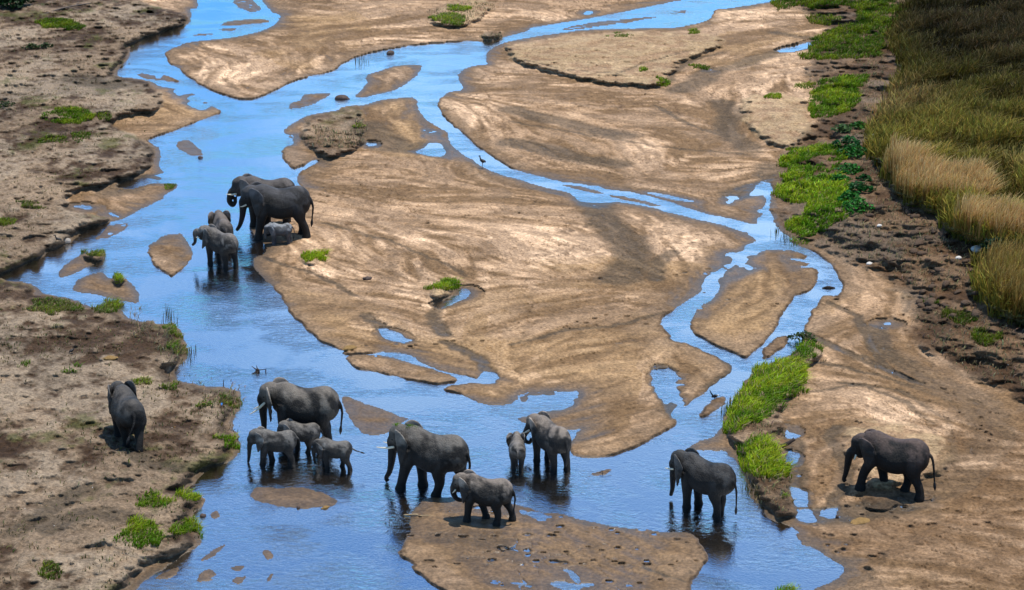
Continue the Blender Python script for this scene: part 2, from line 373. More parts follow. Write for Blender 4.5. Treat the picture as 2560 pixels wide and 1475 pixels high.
HIGH = [  # raised old bank: outline, height (m), width of its edge (m), lumpiness
    ([(-1600, -950), (300, -950)] + Q(1, [(690,-60),(700,20),(900,55),(925,85),(925,112),(870,128),(790,155),(700,185),(640,212),(632,245),(630,290),(590,325),(572,350),(575,378),(650,385),(730,400),(760,430),(820,480),(800,540),(640,560),(560,600),(600,640),(700,680),(740,715),(782,745),(770,800),(700,850),(600,880),(400,930),(340,980),(350,1030),(500,1060),(570,1090),(460,1110),(390,1148),(350,1185),(290,1208),(225,1238),(210,1262),(130,1295),(50,1335),(5,1362),(20,1380),(60,1390),(140,1396),(180,1412),(190,1440)]) +
     Q(3, [(215,0),(290,14),(345,30),(395,58),(480,70),(555,68),(590,85),(622,125),(690,138),(745,140),(750,158),(800,158),(845,162),(880,190),(898,215),(905,260),(915,300),(890,340),(858,360),(852,405),(870,440),(940,450),(1010,462),(1100,462),(1180,490),(1180,570),(1155,588),(1125,630),(1135,675),(1165,695),(1172,740),(1160,785),(1110,815),(1040,842),(1000,872),(950,925),(915,972),(965,990),(988,1020),(975,1050),(945,1085),(940,1110),(950,1145),(980,1185),(990,1228),(950,1255),(890,1280),(840,1300),(780,1320),(700,1380),(660,1430),(640,1456),(560,1560),(400,1900),(200,2500),(-2800,2600)]), .42, .55, 1.0),
    (Q(1, [(1450,665),(1470,640),(1520,570),(1600,560),(1700,525),(1780,515),(1790,560),(1790,640),(1805,700),(1740,740),(1650,775),(1580,770),(1530,740),(1480,715)]), .38, .5, .9),
    (Q(2, [(-40,225),(100,200),(300,170),(500,158),(700,152),(860,155),(1000,170),(1065,205),(1000,250),(860,300),(790,370),(770,420),(700,430),(560,420),(400,405),(200,360),(60,320),(-20,290),(-50,245)]), .35, .7, .35),
    (Q(2, [(1120,470),(1300,450),(1460,480),(1480,560),(1530,620),(1500,690),(1300,735),(1220,690),(1130,620),(1100,540)]), .30, .8, .4),
    (Q(1, [(385,1260),(440,1232),(500,1232),(522,1262),(500,1282),(440,1285)]), .28, .25, .6),
    (Q(1, [(530,1365),(580,1348),(612,1372),(610,1395),(560,1400),(525,1390)]), .28, .25, .6),
    (Q(1, [(2090,110),(2110,70),(2180,20),(2300,-20),(2440,0),(2430,60),(2330,120),(2200,142)]), .3, .7, .5),
    (Q(1, [(2350,178),(2400,150),(2470,150),(2475,172),(2420,190)]), .35, .3, .8),
    (Q(1, [(2080,1440),(2090,1400),(2180,1375),(2262,1372),(2262,1415),(2220,1440),(2150,1470)]), .22, .4, .3),
    (Q(1, [(1470,1300),(1465,1255),(1530,1235),(1610,1250),(1605,1290),(1560,1310)]), .18, .4, .3),
    (Q(4, [(1345,322),(1382,262),(1450,240),(1530,265),(1530,300),(1500,345),(1450,355),(1450,440),(1400,500),(1350,560),(1310,610),(1370,670),(1310,700),(1330,760),(1375,860),(1380,920),(1365,1010),(1400,1085),(1290,1105),(1258,1062),(1190,990),(1150,900),(1100,750),(1045,690),(1048,612),(1115,505),(1190,395),(1270,345)]), .38, .35, .6),
    (Q(4, [(1700,1010),(1740,985),(1850,985),(1930,1020),(1880,1060),(1780,1075),(1700,1060)]), .16, .2, .6),
    (Q(4, [(1620,640),(1700,600),(1800,620),(2000,640),(2180,720),(2240,830),(2100,900),(1900,960),(1740,960),(1640,820),(1600,720)]), .2, .5, .2),
    (Q(4, [(1700,1350),(1800,1250),(2000,1160),(2200,1100),(2400,1130),(2700,1200),(2900,1900),(1500,1900),(1560,1456)]), .25, .7, .35),
]
SLOPE = Q(2, [(1280,-20),(1450,60),(1560,150),(1480,230),(1440,320),(1480,420),(1500,560),(1440,660),(1330,740),(1300,820),(1290,930),(1283,1020),(1300,1100),(1380,1160),(1540,1235),(1640,1290),(1760,1330),(1860,1400)]) + \
        Q(4, [(1920,30),(1950,120),(1930,220),(2050,290),(2200,380),(2320,450),(2420,490),(2518,560),(2700,640),(3400,1000),(6000,2500)]) + [(6000, -700), (3000, -960), (2100, -700), (1960, -150)]
SCARP = Q(2, [(2000,-40),(1880,100),(1850,200),(1920,330),(1850,480),(1760,620),(1740,760),(1820,850),(1850,960),(1950,1000),(2060,1050),(2130,1150),(2280,1200),(2340,1260),(2250,1330),(2240,1420)]) + \
        Q(4, [(2260,20),(2330,80),(2420,120),(2518,180),(2800,300),(6000,1500)]) + [(6000, -700), (3000, -960), (2300, -500)]
# ---------------------------------------------------------------- terrain grid (denser where the photograph looks)
def grow(a, b, step0, f):
    out = [a]; s = step0
    while (out[-1] < b if b > a else out[-1] > b):
        out.append(out[-1] + (s if b > a else -s)); s *= f
    out[-1] = b
    return out[1:]
xs = np.array(grow(-40, -2600, 4, 1.09)[::-1] + list(np.arange(-40, 2601, 2.8)) + grow(2600, 5400, 4, 1.09))
ys = np.array(grow(-24, -985, 3, 1.07)[::-1] + list(np.arange(-24, 1500, 2.8)) + grow(1500, 2450, 4, 1.09))
PXg, PYg = np.meshgrid(xs, ys)
X, Y = plane_pt(PXg, PYg)
CUTS = [Q(1, [(813,258),(850,320),(960,400),(1100,465),(1185,488),(1310,460),(1450,395),(1660,340),(1850,250),(2150,210),(2420,200)]), Q(1, [(1090,550),(960,600),(880,635),(725,685)]),
    Q(1, [(735,1250),(780,1320),(832,1362),(940,1290)]), Q(1, [(2150,500),(2270,650),(2440,770),(2518,800)]), Q(4, [(735,110),(760,190),(850,235),(1080,350)]), Q(4, [(1080,350),(1090,380),(960,470),(860,560),(770,670),(640,740),(400,808)]),
    Q(4, [(1530,0),(1455,130),(1420,245)]), Q(2, [(1540,1260),(1622,1390),(1600,1456)]), Q(3, [(1380,0),(1420,90),(1530,195),(1690,275)]), Q(4, [(870,170),(1040,265),(1160,313),(1300,170),(1360,50)]), Q(3, [(1700,345),(1860,385),(2200,440)]),
    Q(1, [(1385,740),(1440,830)]), Q(2, [(980,60),(980,95),(900,120)]), Q(3, [(1990,1290),(2060,1375),(2200,1460)]), Q(4, [(965,1280),(935,1360),(880,1456)])]
# slight natural wander of every outline
wx = (fbm(X * .9, Y * .9, 3, 1) - .5) * .35 + (fbm(X * 4, Y * 3, 2, 2) - .5) * .16
wy = (fbm(X * .9, Y * .9, 3, 5) - .5) * .5 + (fbm(X * 4, Y * 3, 2, 6) - .5) * .2
core = (PXg > -200) & (PXg < 2760) & (PYg > -450) & (PYg < 1800)
def sd_of(polys, round_=1, warp=1.0):
    P = [W(p) for p in polys]
    for _ in range(round_): P = [chaikin(p) for p in P]
    # only measure exactly where it matters: restrict each polygon to its neighbourhood
    return sdist(X + wx * warp, Y + wy * warp, P)
def sd_local(poly, pad=2.5, warp=1.0):
    P = chaikin(W(poly))
    m = (X > P[:, 0].min() - pad) & (X < P[:, 0].max() + pad) & (Y > P[:, 1].min() - pad) & (Y < P[:, 1].max() + pad)
    out = np.full(X.shape, -pad)
    if m.any(): out[m] = sdist((X + wx * warp)[m], (Y + wy * warp)[m], [P])
    return out
sd_w = sd_of([WATER_MAIN], 1, .7)
land = -sd_w
for p in ISLANDS: land = np.maximum(land, np.where(sd_w > -3, sd_local(p, 3.0, .7), -3.0)) if p is not BAR else np.maximum(land, sd_of([p], 1, .7))
flat = np.zeros(X.shape)
for p in FLATS: flat = np.maximum(flat, sstep(-.5, .6, sd_local(p)))
for p in POOLS:
    s = sd_local(p, 2.0, .5)
    land = np.minimum(land, np.where(s > -.6, -s, land))
LOW = np.zeros(X.shape)
for i_, p in enumerate(ISLANDS):
    if i_ not in (0, 1, 3, 5, 6, 9, 23, len(ISLANDS) - 1): LOW = np.maximum(LOW, sstep(-.3, .3, sd_local(p, 1.5)))
BOT = sstep(-.3, .3, sd_local(ISLANDS[-1], 3.0))
# height in metres
n1 = fbm(X * .35, Y * .35, 4, 9); n2 = fbm(X * 1.6, Y * 1.6, 4, 21); n3 = fbm(X * 5, Y * 4, 3, 33)
nl = fbm(X * .12, Y * .12, 3, 41)
Z = np.where(land > 0, .006 + .085 * (1 - np.exp(-np.maximum(land, 0) / 1.5)) + .10 * sstep(.5, 8, land) * nl, 0)
Z = np.where(land <= 0, -.02 - .25 * sstep(0, 2.5, -land), Z)
Z += (n1 - .5) * .05 * sstep(.3, 2, land)
Z = lerp(Z, .010 + (fbm(X * .8, Y * .55, 4, 55) - .5) * .16, flat * sstep(-1.2, .2, land))
Z = lerp(Z, .010 + (n1 - .5) * .05 * sstep(0, .5, land) + (n2 - .5) * .045, LOW * sstep(-.05, .05, land))
Z = np.where(BOT > 0, np.minimum(Z, lerp(Z, .024 + (n1 - .5) * .05, BOT)), Z)
under = [Q(4, [(740,920),(900,880),(1080,900),(1170,1000),(1010,1005),(850,970)]), Q(3, [(1540,960),(1660,980),(1730,1010),(1620,1060),(1480,1055)]),
         Q(3, [(1700,660),(1900,640),(1880,760),(1740,760)]), Q(3, [(980,1060),(1150,1100),(1180,1200),(1080,1200)]), Q(4, [(880,680),(930,600),(1010,560),(960,650)])]
soil = np.zeros(X.shape); rough = np.zeros(X.shape); pale = np.zeros(X.shape)
for i, (poly, h, w, r) in enumerate(HIGH):
    s = sd_of([poly], 1, 1.0) if i == 0 else sd_local(poly, 2.0)
    s = s + (n2 - .5) * w * .9
    k = sstep(0, w, s) * .8 + sstep(0, w * 5, s) * .2
    Z += h * k * (.75 + .5 * n1) * sstep(-.05, .10, land)
    if i == 0: soil = np.maximum(soil, sstep(-.1, .3, s)); sd_left = s
    elif r > .55: soil = np.maximum(soil, sstep(-.1, .3, s) * .6)
    elif poly is not HIGH[-1][0]: pale = np.maximum(pale, sstep(0, .5, s))
    rough = np.maximum(rough, r * sstep(-.1, .4, s))
sdS = sd_of([SLOPE], 1, 1.0) + (n2 - .5) * 1.0
sdT = sd_of([SCARP], 1, 1.0) + (n2 - .5) * .8
Z += np.where(sdS > 0, 1.5 * (1 - np.exp(-np.maximum(sdS, 0) / 6.0)), 0)
Z += .55 * sstep(0, .9, sdT) + .10 * np.clip(sdT, 0, 30)
dirt = sstep(-.2, .8, sdS) * (1 - sstep(.2, .8, sdT))
soil = np.maximum(soil, dirt)
rough = np.maximum(rough, dirt * .55)
rg = 1 - np.abs(2 * fbm(X * 1.1, Y * 1.1, 4, 71) - 1) * 2.2
Z += rough * ((n2 - .5) * .26 + (n3 - .5) * .07 + np.clip(rg - .55, 0, 1) * .08) * sstep(0, .6, land)
Z += dirt * ((fbm(X * .7, Y * .7, 4, 81) - .5) * .38 + (fbm(X * 2.6, Y * 2.2, 3, 83) - .5) * .08)
cut = np.zeros(X.shape)
for line in CUTS:
    L = W(line)
    m = (X > L[:, 0].min() - 2) & (X < L[:, 0].max() + 2) & (Y > L[:, 1].min() - 3) & (Y < L[:, 1].max() + 3)
    cut[m] = np.maximum(cut[m], 1 - sstep(.6, 1.6, pdist(X[m], Y[m], L)))
cut *= sstep(.30, .5, fbm(X * .5, Y * .5, 3, 401) + .12)
Z += cut * .06 * sstep(-.02, .12, land)
stain = np.zeros(X.shape)
for line, hw, dep in DARKCH:
    L = W(line)
    m = (X > L[:, 0].min() - 3) & (X < L[:, 0].max() + 3) & (Y > L[:, 1].min() - 4) & (Y < L[:, 1].max() + 4)
    d = pdist((X + wx)[m], (Y + wy)[m], L) / hw
    k = 1 - sstep(.55, 1.25, d + (n2[m] - .5) * .5)
    st = stain[m]; stain[m] = np.maximum(st, k * (.75 + .25 * n3[m]))
    z = Z[m]; Z[m] = z - dep * k
holes = np.zeros(X.shape)
for hx, hy, hw in HOLES:
    cx, cy = plane_pt(hx, hy); r = hw / 2.632 / 77.0 * .60
    m = (np.abs(X - cx) < 1.2) & (np.abs(Y - cy) < 1.4)
    a = rng.uniform(.6, 1.1); r *= rng.uniform(.7, 1.35)
    d = np.sqrt(((X[m] + wx[m] * .25 - cx) / (r * 1.1)) ** 2 + ((Y[m] + wy[m] * .25 - cy) / (r * .75 * a)) ** 2)
    z = Z[m]; deep = rng.uniform(.03, .075)
    Z[m] = z - deep * (1 - sstep(.55, 1.05, d)) + .02 * np.exp(-((d - 1.3) / .3) ** 2)
# churned animal tracks across the bars
TRK = [(Q(2, [(950,1340),(760,1350),(430,1365),(200,1390)]), 26), (Q(4, [(0,195),(200,170),(450,130),(700,110)]), 26), (Q(1, [(1400,900),(1700,930),(2100,1100)]), 20),
       (Q(4, [(930,70),(1100,60),(1400,60)]), 16), (Q(3, [(1700,300),(2000,270),(2518,200)]), 24), (Q(4, [(1560,30),(1700,70),(1900,110)]), 18),
       (Q(1, [(1500,950),(1900,1000),(2300,960)]), 18), (Q(2, [(0,1000),(200,1080),(500,1040)]), 16), (Q(4, [(1450,900),(1600,1000),(2000,1150),(2400,1100)]), 40),
       (Q(4, [(1500,1150),(1700,1250),(1900,1330)]), 30), (Q(3, [(500,760),(650,800),(700,900)]), 26), (Q(2, [(0,440),(300,470),(700,560)]), 20), (Q(4, [(2100,500),(2250,600),(2400,700)]), 26)]
for line, n in TRK:
    L = np.array(line)
    for k in range(n // 2):
        t = rng.random() * (len(L) - 1.001); i = int(t); p = lerp(L[i], L[i + 1], t - i)
        cx, cy = plane_pt(p[0], p[1]); cx += rng.normal(0, .45); cy += rng.normal(0, .5); r = rng.uniform(.09, .16)
        m = (np.abs(X - cx) < .8) & (np.abs(Y - cy) < .8)
        if not m.any(): continue
        d = np.sqrt((X[m] - cx) ** 2 + (Y[m] - cy) ** 2) / r
        z = Z[m]; Z[m] = z - .04 * (1 - sstep(.5, 1.05, d)) + .02 * np.exp(-((d - 1.3) / .35) ** 2)
        h = holes[m]; holes[m] = np.maximum(h, 1 - sstep(.5, 1.1, d))
# ---------------------------------------------------------------- flow streaks in the sand
STROKES = [(1,1500,900,2400,1060),(1,1600,1000,2400,1150),(1,1500,1150,2100,1380),(1,2000,560,2060,740),(1,2250,500,2450,720),(1,900,250,1180,470),(1,1000,250,1500,300),
    (1,1400,150,2100,130),(1,1500,200,1250,420),(1,1300,1300,1400,1440),(2,0,400,700,480),(2,200,520,1000,660),(2,0,560,500,650),(2,600,450,1000,620),(2,0,760,700,860),
    (2,700,900,1250,800),(2,1040,500,1180,730),(2,0,900,300,1000),(2,400,1000,560,1240),(2,0,1200,700,1400),(2,600,1100,1000,1180),(2,900,300,1400,200),(2,100,250,900,220),
    (2,1150,500,1400,700),(2,1550,1280,1800,1456),(3,1450,60,1700,250),(3,1600,60,1900,250),(3,1900,20,2100,120),(3,2200,120,2518,60),(3,2200,300,2518,480),(3,2100,1200,2518,1300),
    (4,0,300,600,100),(4,0,440,700,300),(4,300,700,780,520),(4,0,60,700,20),(4,800,300,820,580),(4,900,80,1100,250),(4,1200,60,1150,300),(4,1550,60,1500,200),(4,1500,240,2300,470),
    (4,1450,500,1800,460),(4,1400,600,1700,450),(4,1700,500,2250,620),(4,1500,800,1600,1060),(4,1450,1100,1900,1060),(4,1900,1060,2400,820),(4,1600,1350,2400,1130),(4,0,1200,900,1250),
    (4,1700,1400,2400,1380),(3,0,700,500,760),(3,0,1170,400,960),(3,0,300,700,420),(3,100,1280,700,1180),(1,0,300,600,300),(1,100,800,700,760),(1,0,1100,300,1180),(3,540,660,900,880),
    (2,1600,1200,2200,1300),(4,2000,100,2500,400),(1,1230,20,1900,60)]
S = []
for q, a, b, c, d in STROKES:
    (p0, p1) = Q(q, [(a, b), (c, d)])
    w0 = np.array(plane_pt(*p0)); w1 = np.array(plane_pt(*p1))
    v = (w1 - w0) / np.hypot(*(w1 - w0))
    for t in (.15, .5, .85): S.append((*(w0 + (w1 - w0) * t), v[0], v[1]))
S = np.array(S)
sub = (slice(None, None, 6), slice(None, None, 6))
Xc, Yc = X[sub], Y[sub]
c2 = np.zeros(Xc.shape); s2 = np.zeros(Xc.shape)
for x, y, vx, vy in S:
    w_ = 1 / (((Xc - x) ** 2 + ((Yc - y) * .7) ** 2) ** 1.3 + .8)
    c2 += w_ * (vx * vx - vy * vy); s2 += w_ * 2 * vx * vy
nrm_ = np.hypot(c2, s2) + 1e-9; c2 /= nrm_; s2 /= nrm_
def up(a):   # smooth upsample of the coarse field
    ii = np.clip(np.arange(X.shape[0]) / 6.0, 0, a.shape[0] - 1.001); jj = np.clip(np.arange(X.shape[1]) / 6.0, 0, a.shape[1] - 1.001)
    i0 = ii.astype(int); j0 = jj.astype(int); fi = (ii - i0)[:, None]; fj = (jj - j0)[None]
    return (a[i0][:, j0] * (1 - fj) + a[i0][:, j0 + 1] * fj) * (1 - fi) + (a[i0 + 1][:, j0] * (1 - fj) + a[i0 + 1][:, j0 + 1] * fj) * fi
angF = .5 * np.arctan2(up(s2), up(c2)) + (fbm(X * .20, Y * .13, 3, 91) - .5) * 3.0
DX, DY = np.cos(angF), np.sin(angF)
def lic(scale, seed, L, n, octv=2):
    acc = 0
    # integrate along gently bending path
    bx = X.copy(); by = Y.copy(); fx = X.copy(); fy = Y.copy(); st = L / n
    bend = (fbm(X * .3, Y * .3, 2, seed + 7) - .5) * .5
    for k in range(n):
        a = angF + bend * k / n
        cx, sx = np.cos(a), np.sin(a)
        acc = acc + fbm(fx * scale, fy * scale, octv, seed) + fbm(bx * scale, by * scale, octv, seed)
        fx = fx + cx * st; fy = fy + sx * st; bx = bx - cx * st; by = by - sx * st
    acc = acc / (2 * n)
    mu = acc.mean(); sdv = acc.std()
    return np.clip(.5 + (acc - mu) / sdv * .22, 0, 1)
st1 = lic(.55, 101, 5.0, 7)
st2 = lic(1.8, 103, 2.2, 7)
st3 = lic(5.0, 107, .8, 6, 1)
streak = np.clip(.45 * st1 + .35 * st2 + .2 * st3 - .0, 0, 1)
streak = np.clip((streak - .5) * 1.7 + .5, 0, 1)
tq = (st1 * .62 + n1 * .38) * 7.0 + (n2 - .5) * .8
tl = np.floor(tq); tf_ = tq - tl
lev = vnoise(tl * 3.7, tl * 1.3, 9)
tline = (1 - sstep(.0, .10, tf_)) * sstep(.48, .62, fbm(X * .35, Y * .35, 3, 411))
sandm = (1 - soil) * sstep(.1, .8, land)
Z += sandm * (.035 * sstep(0, .12, tf_) - .035) * sstep(1.0, 2.5, land)
Z += sandm * ((st2 - .5) * .05 + (st3 - .5) * .03) * (1 - flat)
# ---------------------------------------------------------------- ground colours (dry, damp, silt, soil): material changes, plus shade painted on bank edges
def col(h):  # sRGB hex -> linear
    c = np.array([int(h[i:i + 2], 16) for i in (0, 2, 4)]) / 255.0
    return np.where(c <= .04045, c / 12.92, ((c + .055) / 1.055) ** 2.4)
DRY, MID, DAMP, WET = col('bd9f82'), col('866d54'), col('665038'), col('403629')
SILT, SOILL, SOILD, PALE, MOSS = col('40382c'), col('94806a'), col('3d2e23'), col('9c8668'), col('4a5020')
OCH = col('8c7150')
def mixc(A, B, t): return A + (B - A) * t[..., None]
C = mixc(np.broadcast_to(MID, X.shape + (3,)), np.broadcast_to(DRY, X.shape + (3,)), sstep(.36, .92, streak) * .85 * (.4 + .9 * sstep(.35, .6, fbm(X * .14, Y * .12, 3, 451))))
C = mixc(C, DAMP, sstep(.45, .25, streak) * .8)
C = C * ((.86 + .30 * lev) * (.88 + .22 * sstep(.30, .70, st3)))[..., None]
tq2 = tq * 2.7 + n3 * .6; tf2 = tq2 - np.floor(tq2)
tl2 = (1 - sstep(.03, .13, tf2)) * sstep(.50, .6, fbm(X * .5, Y * .5, 3, 461))
C = mixc(C, col('4c3a28'), tl2 * .75 * sstep(.6, 1.5, land))
C = mixc(C, col('5a4531'), tline * .55 * sstep(.8, 2, land))
pq = fbm(X * .45 + n1 * 2, Y * .35 + n2, 4, 421)
C = mixc(C, col('6f5a45'), sstep(.52, .57, pq * .7 + st2 * .3) * .55)
spk_ = sstep(.70, .78, fbm(X * 3.2, Y * 1.6, 2, 431)) * sstep(.45, .6, n1)
C = mixc(C, col('54402d'), spk_ * .6)
OLIVE = [Q(3, [(1400,10),(1700,40),(1960,230),(1700,290),(1450,120)]), Q(4, [(0,120),(740,110),(780,600),(480,800),(300,800),(330,480),(0,470)]), Q(2, [(0,1350),(1000,1300),(900,1456),(0,1456)]),
         Q(3, [(2150,100),(2518,0),(2518,540),(2300,520),(2150,350)]), Q(3, [(2000,1010),(2518,1010),(2518,1500),(2200,1500),(2000,1330)]), Q(4, [(0,1000),(960,1180),(960,1500),(0,1500)]),
         Q(1, [(1800,520),(2050,480),(2200,700),(2000,760),(1830,700)]), Q(4, [(780,240),(1090,350),(850,600),(760,450)]), Q(4, [(880,60),(1380,30),(1160,310),(870,170)]), Q(2, [(1100,1230),(1500,1240),(1500,1456),(1000,1456)]),
         Q(1, [(700,430),(1100,550),(860,640),(560,600)]), Q(2, [(1000,170),(1500,170),(1000,340)]), Q(1, [(1300,80),(1800,60),(1600,350),(1400,300)])]
ol = np.zeros(X.shape)
for p in OLIVE: ol = np.maximum(ol, sstep(-1.2, .8, sd_local(p, 4) + (n1 - .5) * 3))
C = mixc(C, mixc(np.broadcast_to(DAMP, C.shape), np.broadcast_to(OCH, C.shape), sstep(.35, .8, .5 * streak + .5 * n1)), ol * .8)
C = mixc(C, mixc(np.broadcast_to(MID, C.shape), np.broadcast_to(PALE, C.shape), sstep(.3, .65, n2)), pale * .75)
dband = (1 - sstep(.15, 1.5, land + (n2 - .5) * 1.4 + (n1 - .5) * 1.5)) * (1 - soil)
C = mixc(C, col('6e5c4a'), dband * .65)
# damp halo by height above the water
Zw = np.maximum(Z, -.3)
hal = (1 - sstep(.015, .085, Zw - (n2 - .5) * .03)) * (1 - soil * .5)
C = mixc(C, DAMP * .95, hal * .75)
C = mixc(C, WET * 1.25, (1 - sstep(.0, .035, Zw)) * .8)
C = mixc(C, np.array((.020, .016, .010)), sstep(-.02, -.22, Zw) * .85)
C = mixc(C, col('5e4c3a'), LOW * .7)
C = mixc(C, DAMP * .85, BOT * .45)
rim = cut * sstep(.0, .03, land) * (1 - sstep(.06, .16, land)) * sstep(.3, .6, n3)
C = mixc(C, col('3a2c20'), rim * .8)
corner_brown = sstep(-.5, 2.0, sd_local(Q(4, [(1500,1090),(1700,1000),(2050,1000),(2250,820),(2330,640),(2460,540),(2800,560),(2900,1900),(2300,1500),(1950,1420),(1750,1250),(1600,1150)]), 6) + (n1 - .5) * 6)
C = mixc(C, col('5c4630'), corner_brown * (.45 + .5 * n2))  # near right corner tinted darker brown, broken up by noise
# soil on the banks
sn = .5 * n2 + .3 * n1 + .2 * n3
so = mixc(np.broadcast_to(SOILD, C.shape), np.broadcast_to(SOILL, C.shape), sstep(.36, .60, sn + (fbm(X * .25, Y * .25, 3, 131) - .5) * .5))
C = mixc(C, so, soil * .92)
C = mixc(C, SOILD * .95, soil * (1 - dirt) * sstep(.46, .62, fbm(X * .22 + 9, Y * .10, 4, 471) * .55 + n2 * .3 + n3 * .15) * .25)
C = mixc(C, col('a3937f'), soil * (1 - dirt) * sstep(.52, .64, fbm(X * .30 + 3, Y * .14, 4, 481) * .6 + n2 * .25 + n3 * .15) * .5)
edge = sstep(0, .06, land) * (1 - sstep(.25, 1.0, land + (n2 - .5) * .5)) * soil
C = mixc(C, SOILD * .65, edge * .85)  # dark band painted along bank edges as the shade of the undercut
moss = soil * (1 - dirt) * sstep(.60, .72, fbm(X * .5, Y * .4, 4, 151) * .75 + .25 * n3)
C = mixc(C, MOSS, moss * .6)
C = mixc(C, SOILD * .9, dirt * sstep(.5, .35, sn) * .6)
C = mixc(C, col('5e4630'), dirt * .7)
C = mixc(C, col('3b2b1e'), dirt * sstep(.55, .42, fbm(X * .6, Y * .5, 4, 441)) * .6)
C = mixc(C, col('75695c'), dirt * sstep(.56, .66, fbm(X * .3, Y * .3, 3, 161)) * .45)
C = C * (1 + .16 * (1 - soil) * (1 - hal))[..., None]
C = mixc(C, SILT, stain * (.72 - .35 * dirt) * (1 - .55 * sstep(2200, 2400, PXg) ))
C = mixc(C, SOILD * .9, holes * .35 * (1 - soil * .3))
C = mixc(C, col('4e4a22'), sstep(0, .8, sdT))
# fine grain
g = fbm(X * 9, Y * 7, 2, 171)
C = C * (1 + (g - .5) * .28 * (1 - flat))[..., None]
C = np.clip(C, .01, .8)
wetv = np.clip((1 - sstep(.0, .05, Zw)) + BOT * .35 + sstep(.52, .57, pq * .7 + st2 * .3) * .1 + stain * .12 + flat * .35, 0, 1)
# build the ground: every grid pixel's height is set along its own line of sight
Xw, Yw = plane_pt(PXg, PYg, Z)
nr, nc = X.shape
idx = np.arange(nr * nc).reshape(nr, nc)
F = np.stack([idx[:-1, :-1], idx[1:, :-1], idx[1:, 1:], idx[:-1, 1:]], -1).reshape(-1, 4)
V = np.stack([Xw, Yw, Z], -1).reshape(-1, 3)
def surf(px, py):
    """world point of the ground seen at a photograph pixel"""
    fx = np.interp(px, xs, np.arange(nc)); fy = np.interp(py, ys, np.arange(nr))
    i = np.clip(fy.astype(int) if hasattr(fy, 'astype') else int(fy), 0, nr - 2)
    j = np.clip(fx.astype(int) if hasattr(fx, 'astype') else int(fx), 0, nc - 2)
    u = fx - j; v = fy - i
    z = (Z[i, j] * (1 - u) + Z[i, j + 1] * u) * (1 - v) + (Z[i + 1, j] * (1 - u) + Z[i + 1, j + 1] * u) * v
    x, y = plane_pt(px, py, z)
    return x, y, z
# materials
t = NT('ground')
tc = t.add('ShaderNodeTexCoord')
at = t.add('ShaderNodeAttribute', attribute_name='tone')
wa = t.add('ShaderNodeAttribute', attribute_name='wet')
ra = t.add('ShaderNodeAttribute', attribute_name='rough')
nz = t.noise(tc.outputs['Object'], 9.0, 6, .65)
nf = t.noise(tc.outputs['Object'], 40.0, 3, .6)
m1 = t.mix(1.0, at.outputs['Color'], t.mix(t.rng(nz.outputs['Fac'], .28, .72), (.45, .45, .45), (1.55, 1.53, 1.5)), 'MULTIPLY')
nm = t.noise(tc.outputs['Object'], 2.2, 5, .7, .6)
m1 = t.mix(1.0, m1, t.mix(t.rng(nm.outputs['Fac'], .30, .70), (.70, .70, .70), (1.30, 1.29, 1.28)), 'MULTIPLY')
m2 = t.mix(1.0, m1, t.mix(nf.outputs['Fac'], (.8, .8, .8), (1.2, 1.2, 1.2)), 'MULTIPLY')
vor = t.add('ShaderNodeTexVoronoi', {'Vector': tc.outputs['Object'], 'Scale': 1.7})
spn = t.noise(tc.outputs['Object'], .35, 3)
mv = t.add('ShaderNodeMapping', {'Vector': tc.outputs['Object'], 'Scale': (.75, 1.5, 1.0)})
vor = t.add('ShaderNodeTexVoronoi', {'Vector': mv.outputs[0], 'Scale': 2.3})
spk = t.add('ShaderNodeMath', {0: t.rng(vor.outputs['Distance'], .07, .03), 1: t.rng(spn.outputs['Fac'], .5, .6)}, operation='MULTIPLY').outputs[0]
m2 = t.mix(t.add('ShaderNodeMath', {0: spk, 1: .55}, operation='MULTIPLY').outputs[0], m2, (.05, .035, .025))
vo2 = t.add('ShaderNodeTexVoronoi', {'Vector': tc.outputs['Object'], 'Scale': 1.1})
sp2 = t.rng(vo2.outputs['Distance'], .035, .02)
m2 = t.mix(t.add('ShaderNodeMath', {0: sp2, 1: ra.outputs['Fac']}, operation='MULTIPLY').outputs[0], m2, (.5, .47, .42))
bs = t.add('ShaderNodeMath', {0: ra.outputs['Fac'], 1: .12}, operation='MULTIPLY_ADD'); bs.inputs[2].default_value = .035
bmp = t.add('ShaderNodeBump', {'Height': nz.outputs['Fac'], 'Distance': bs.outputs[0], 'Strength': .9})
bm2 = t.add('ShaderNodeBump', {'Height': nf.outputs['Fac'], 'Distance': .012, 'Strength': .7, 'Normal': bmp.outputs[0]})
pr = t.add('ShaderNodeBsdfPrincipled', {'Base Color': m2, 'Roughness': t.rng(wa.outputs['Fac'], 0, 1, .95, .38), 'Normal': bm2.outputs[0], 'Specular IOR Level': t.rng(wa.outputs['Fac'], 0, 1, .15, .5)})
M_GROUND = t.done(pr.outputs[0])
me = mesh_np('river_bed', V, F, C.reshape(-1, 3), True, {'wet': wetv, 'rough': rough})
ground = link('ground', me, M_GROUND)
tag(ground, 'sandy river bed with braided bars and bare earth banks', 'ground', kind='structure')
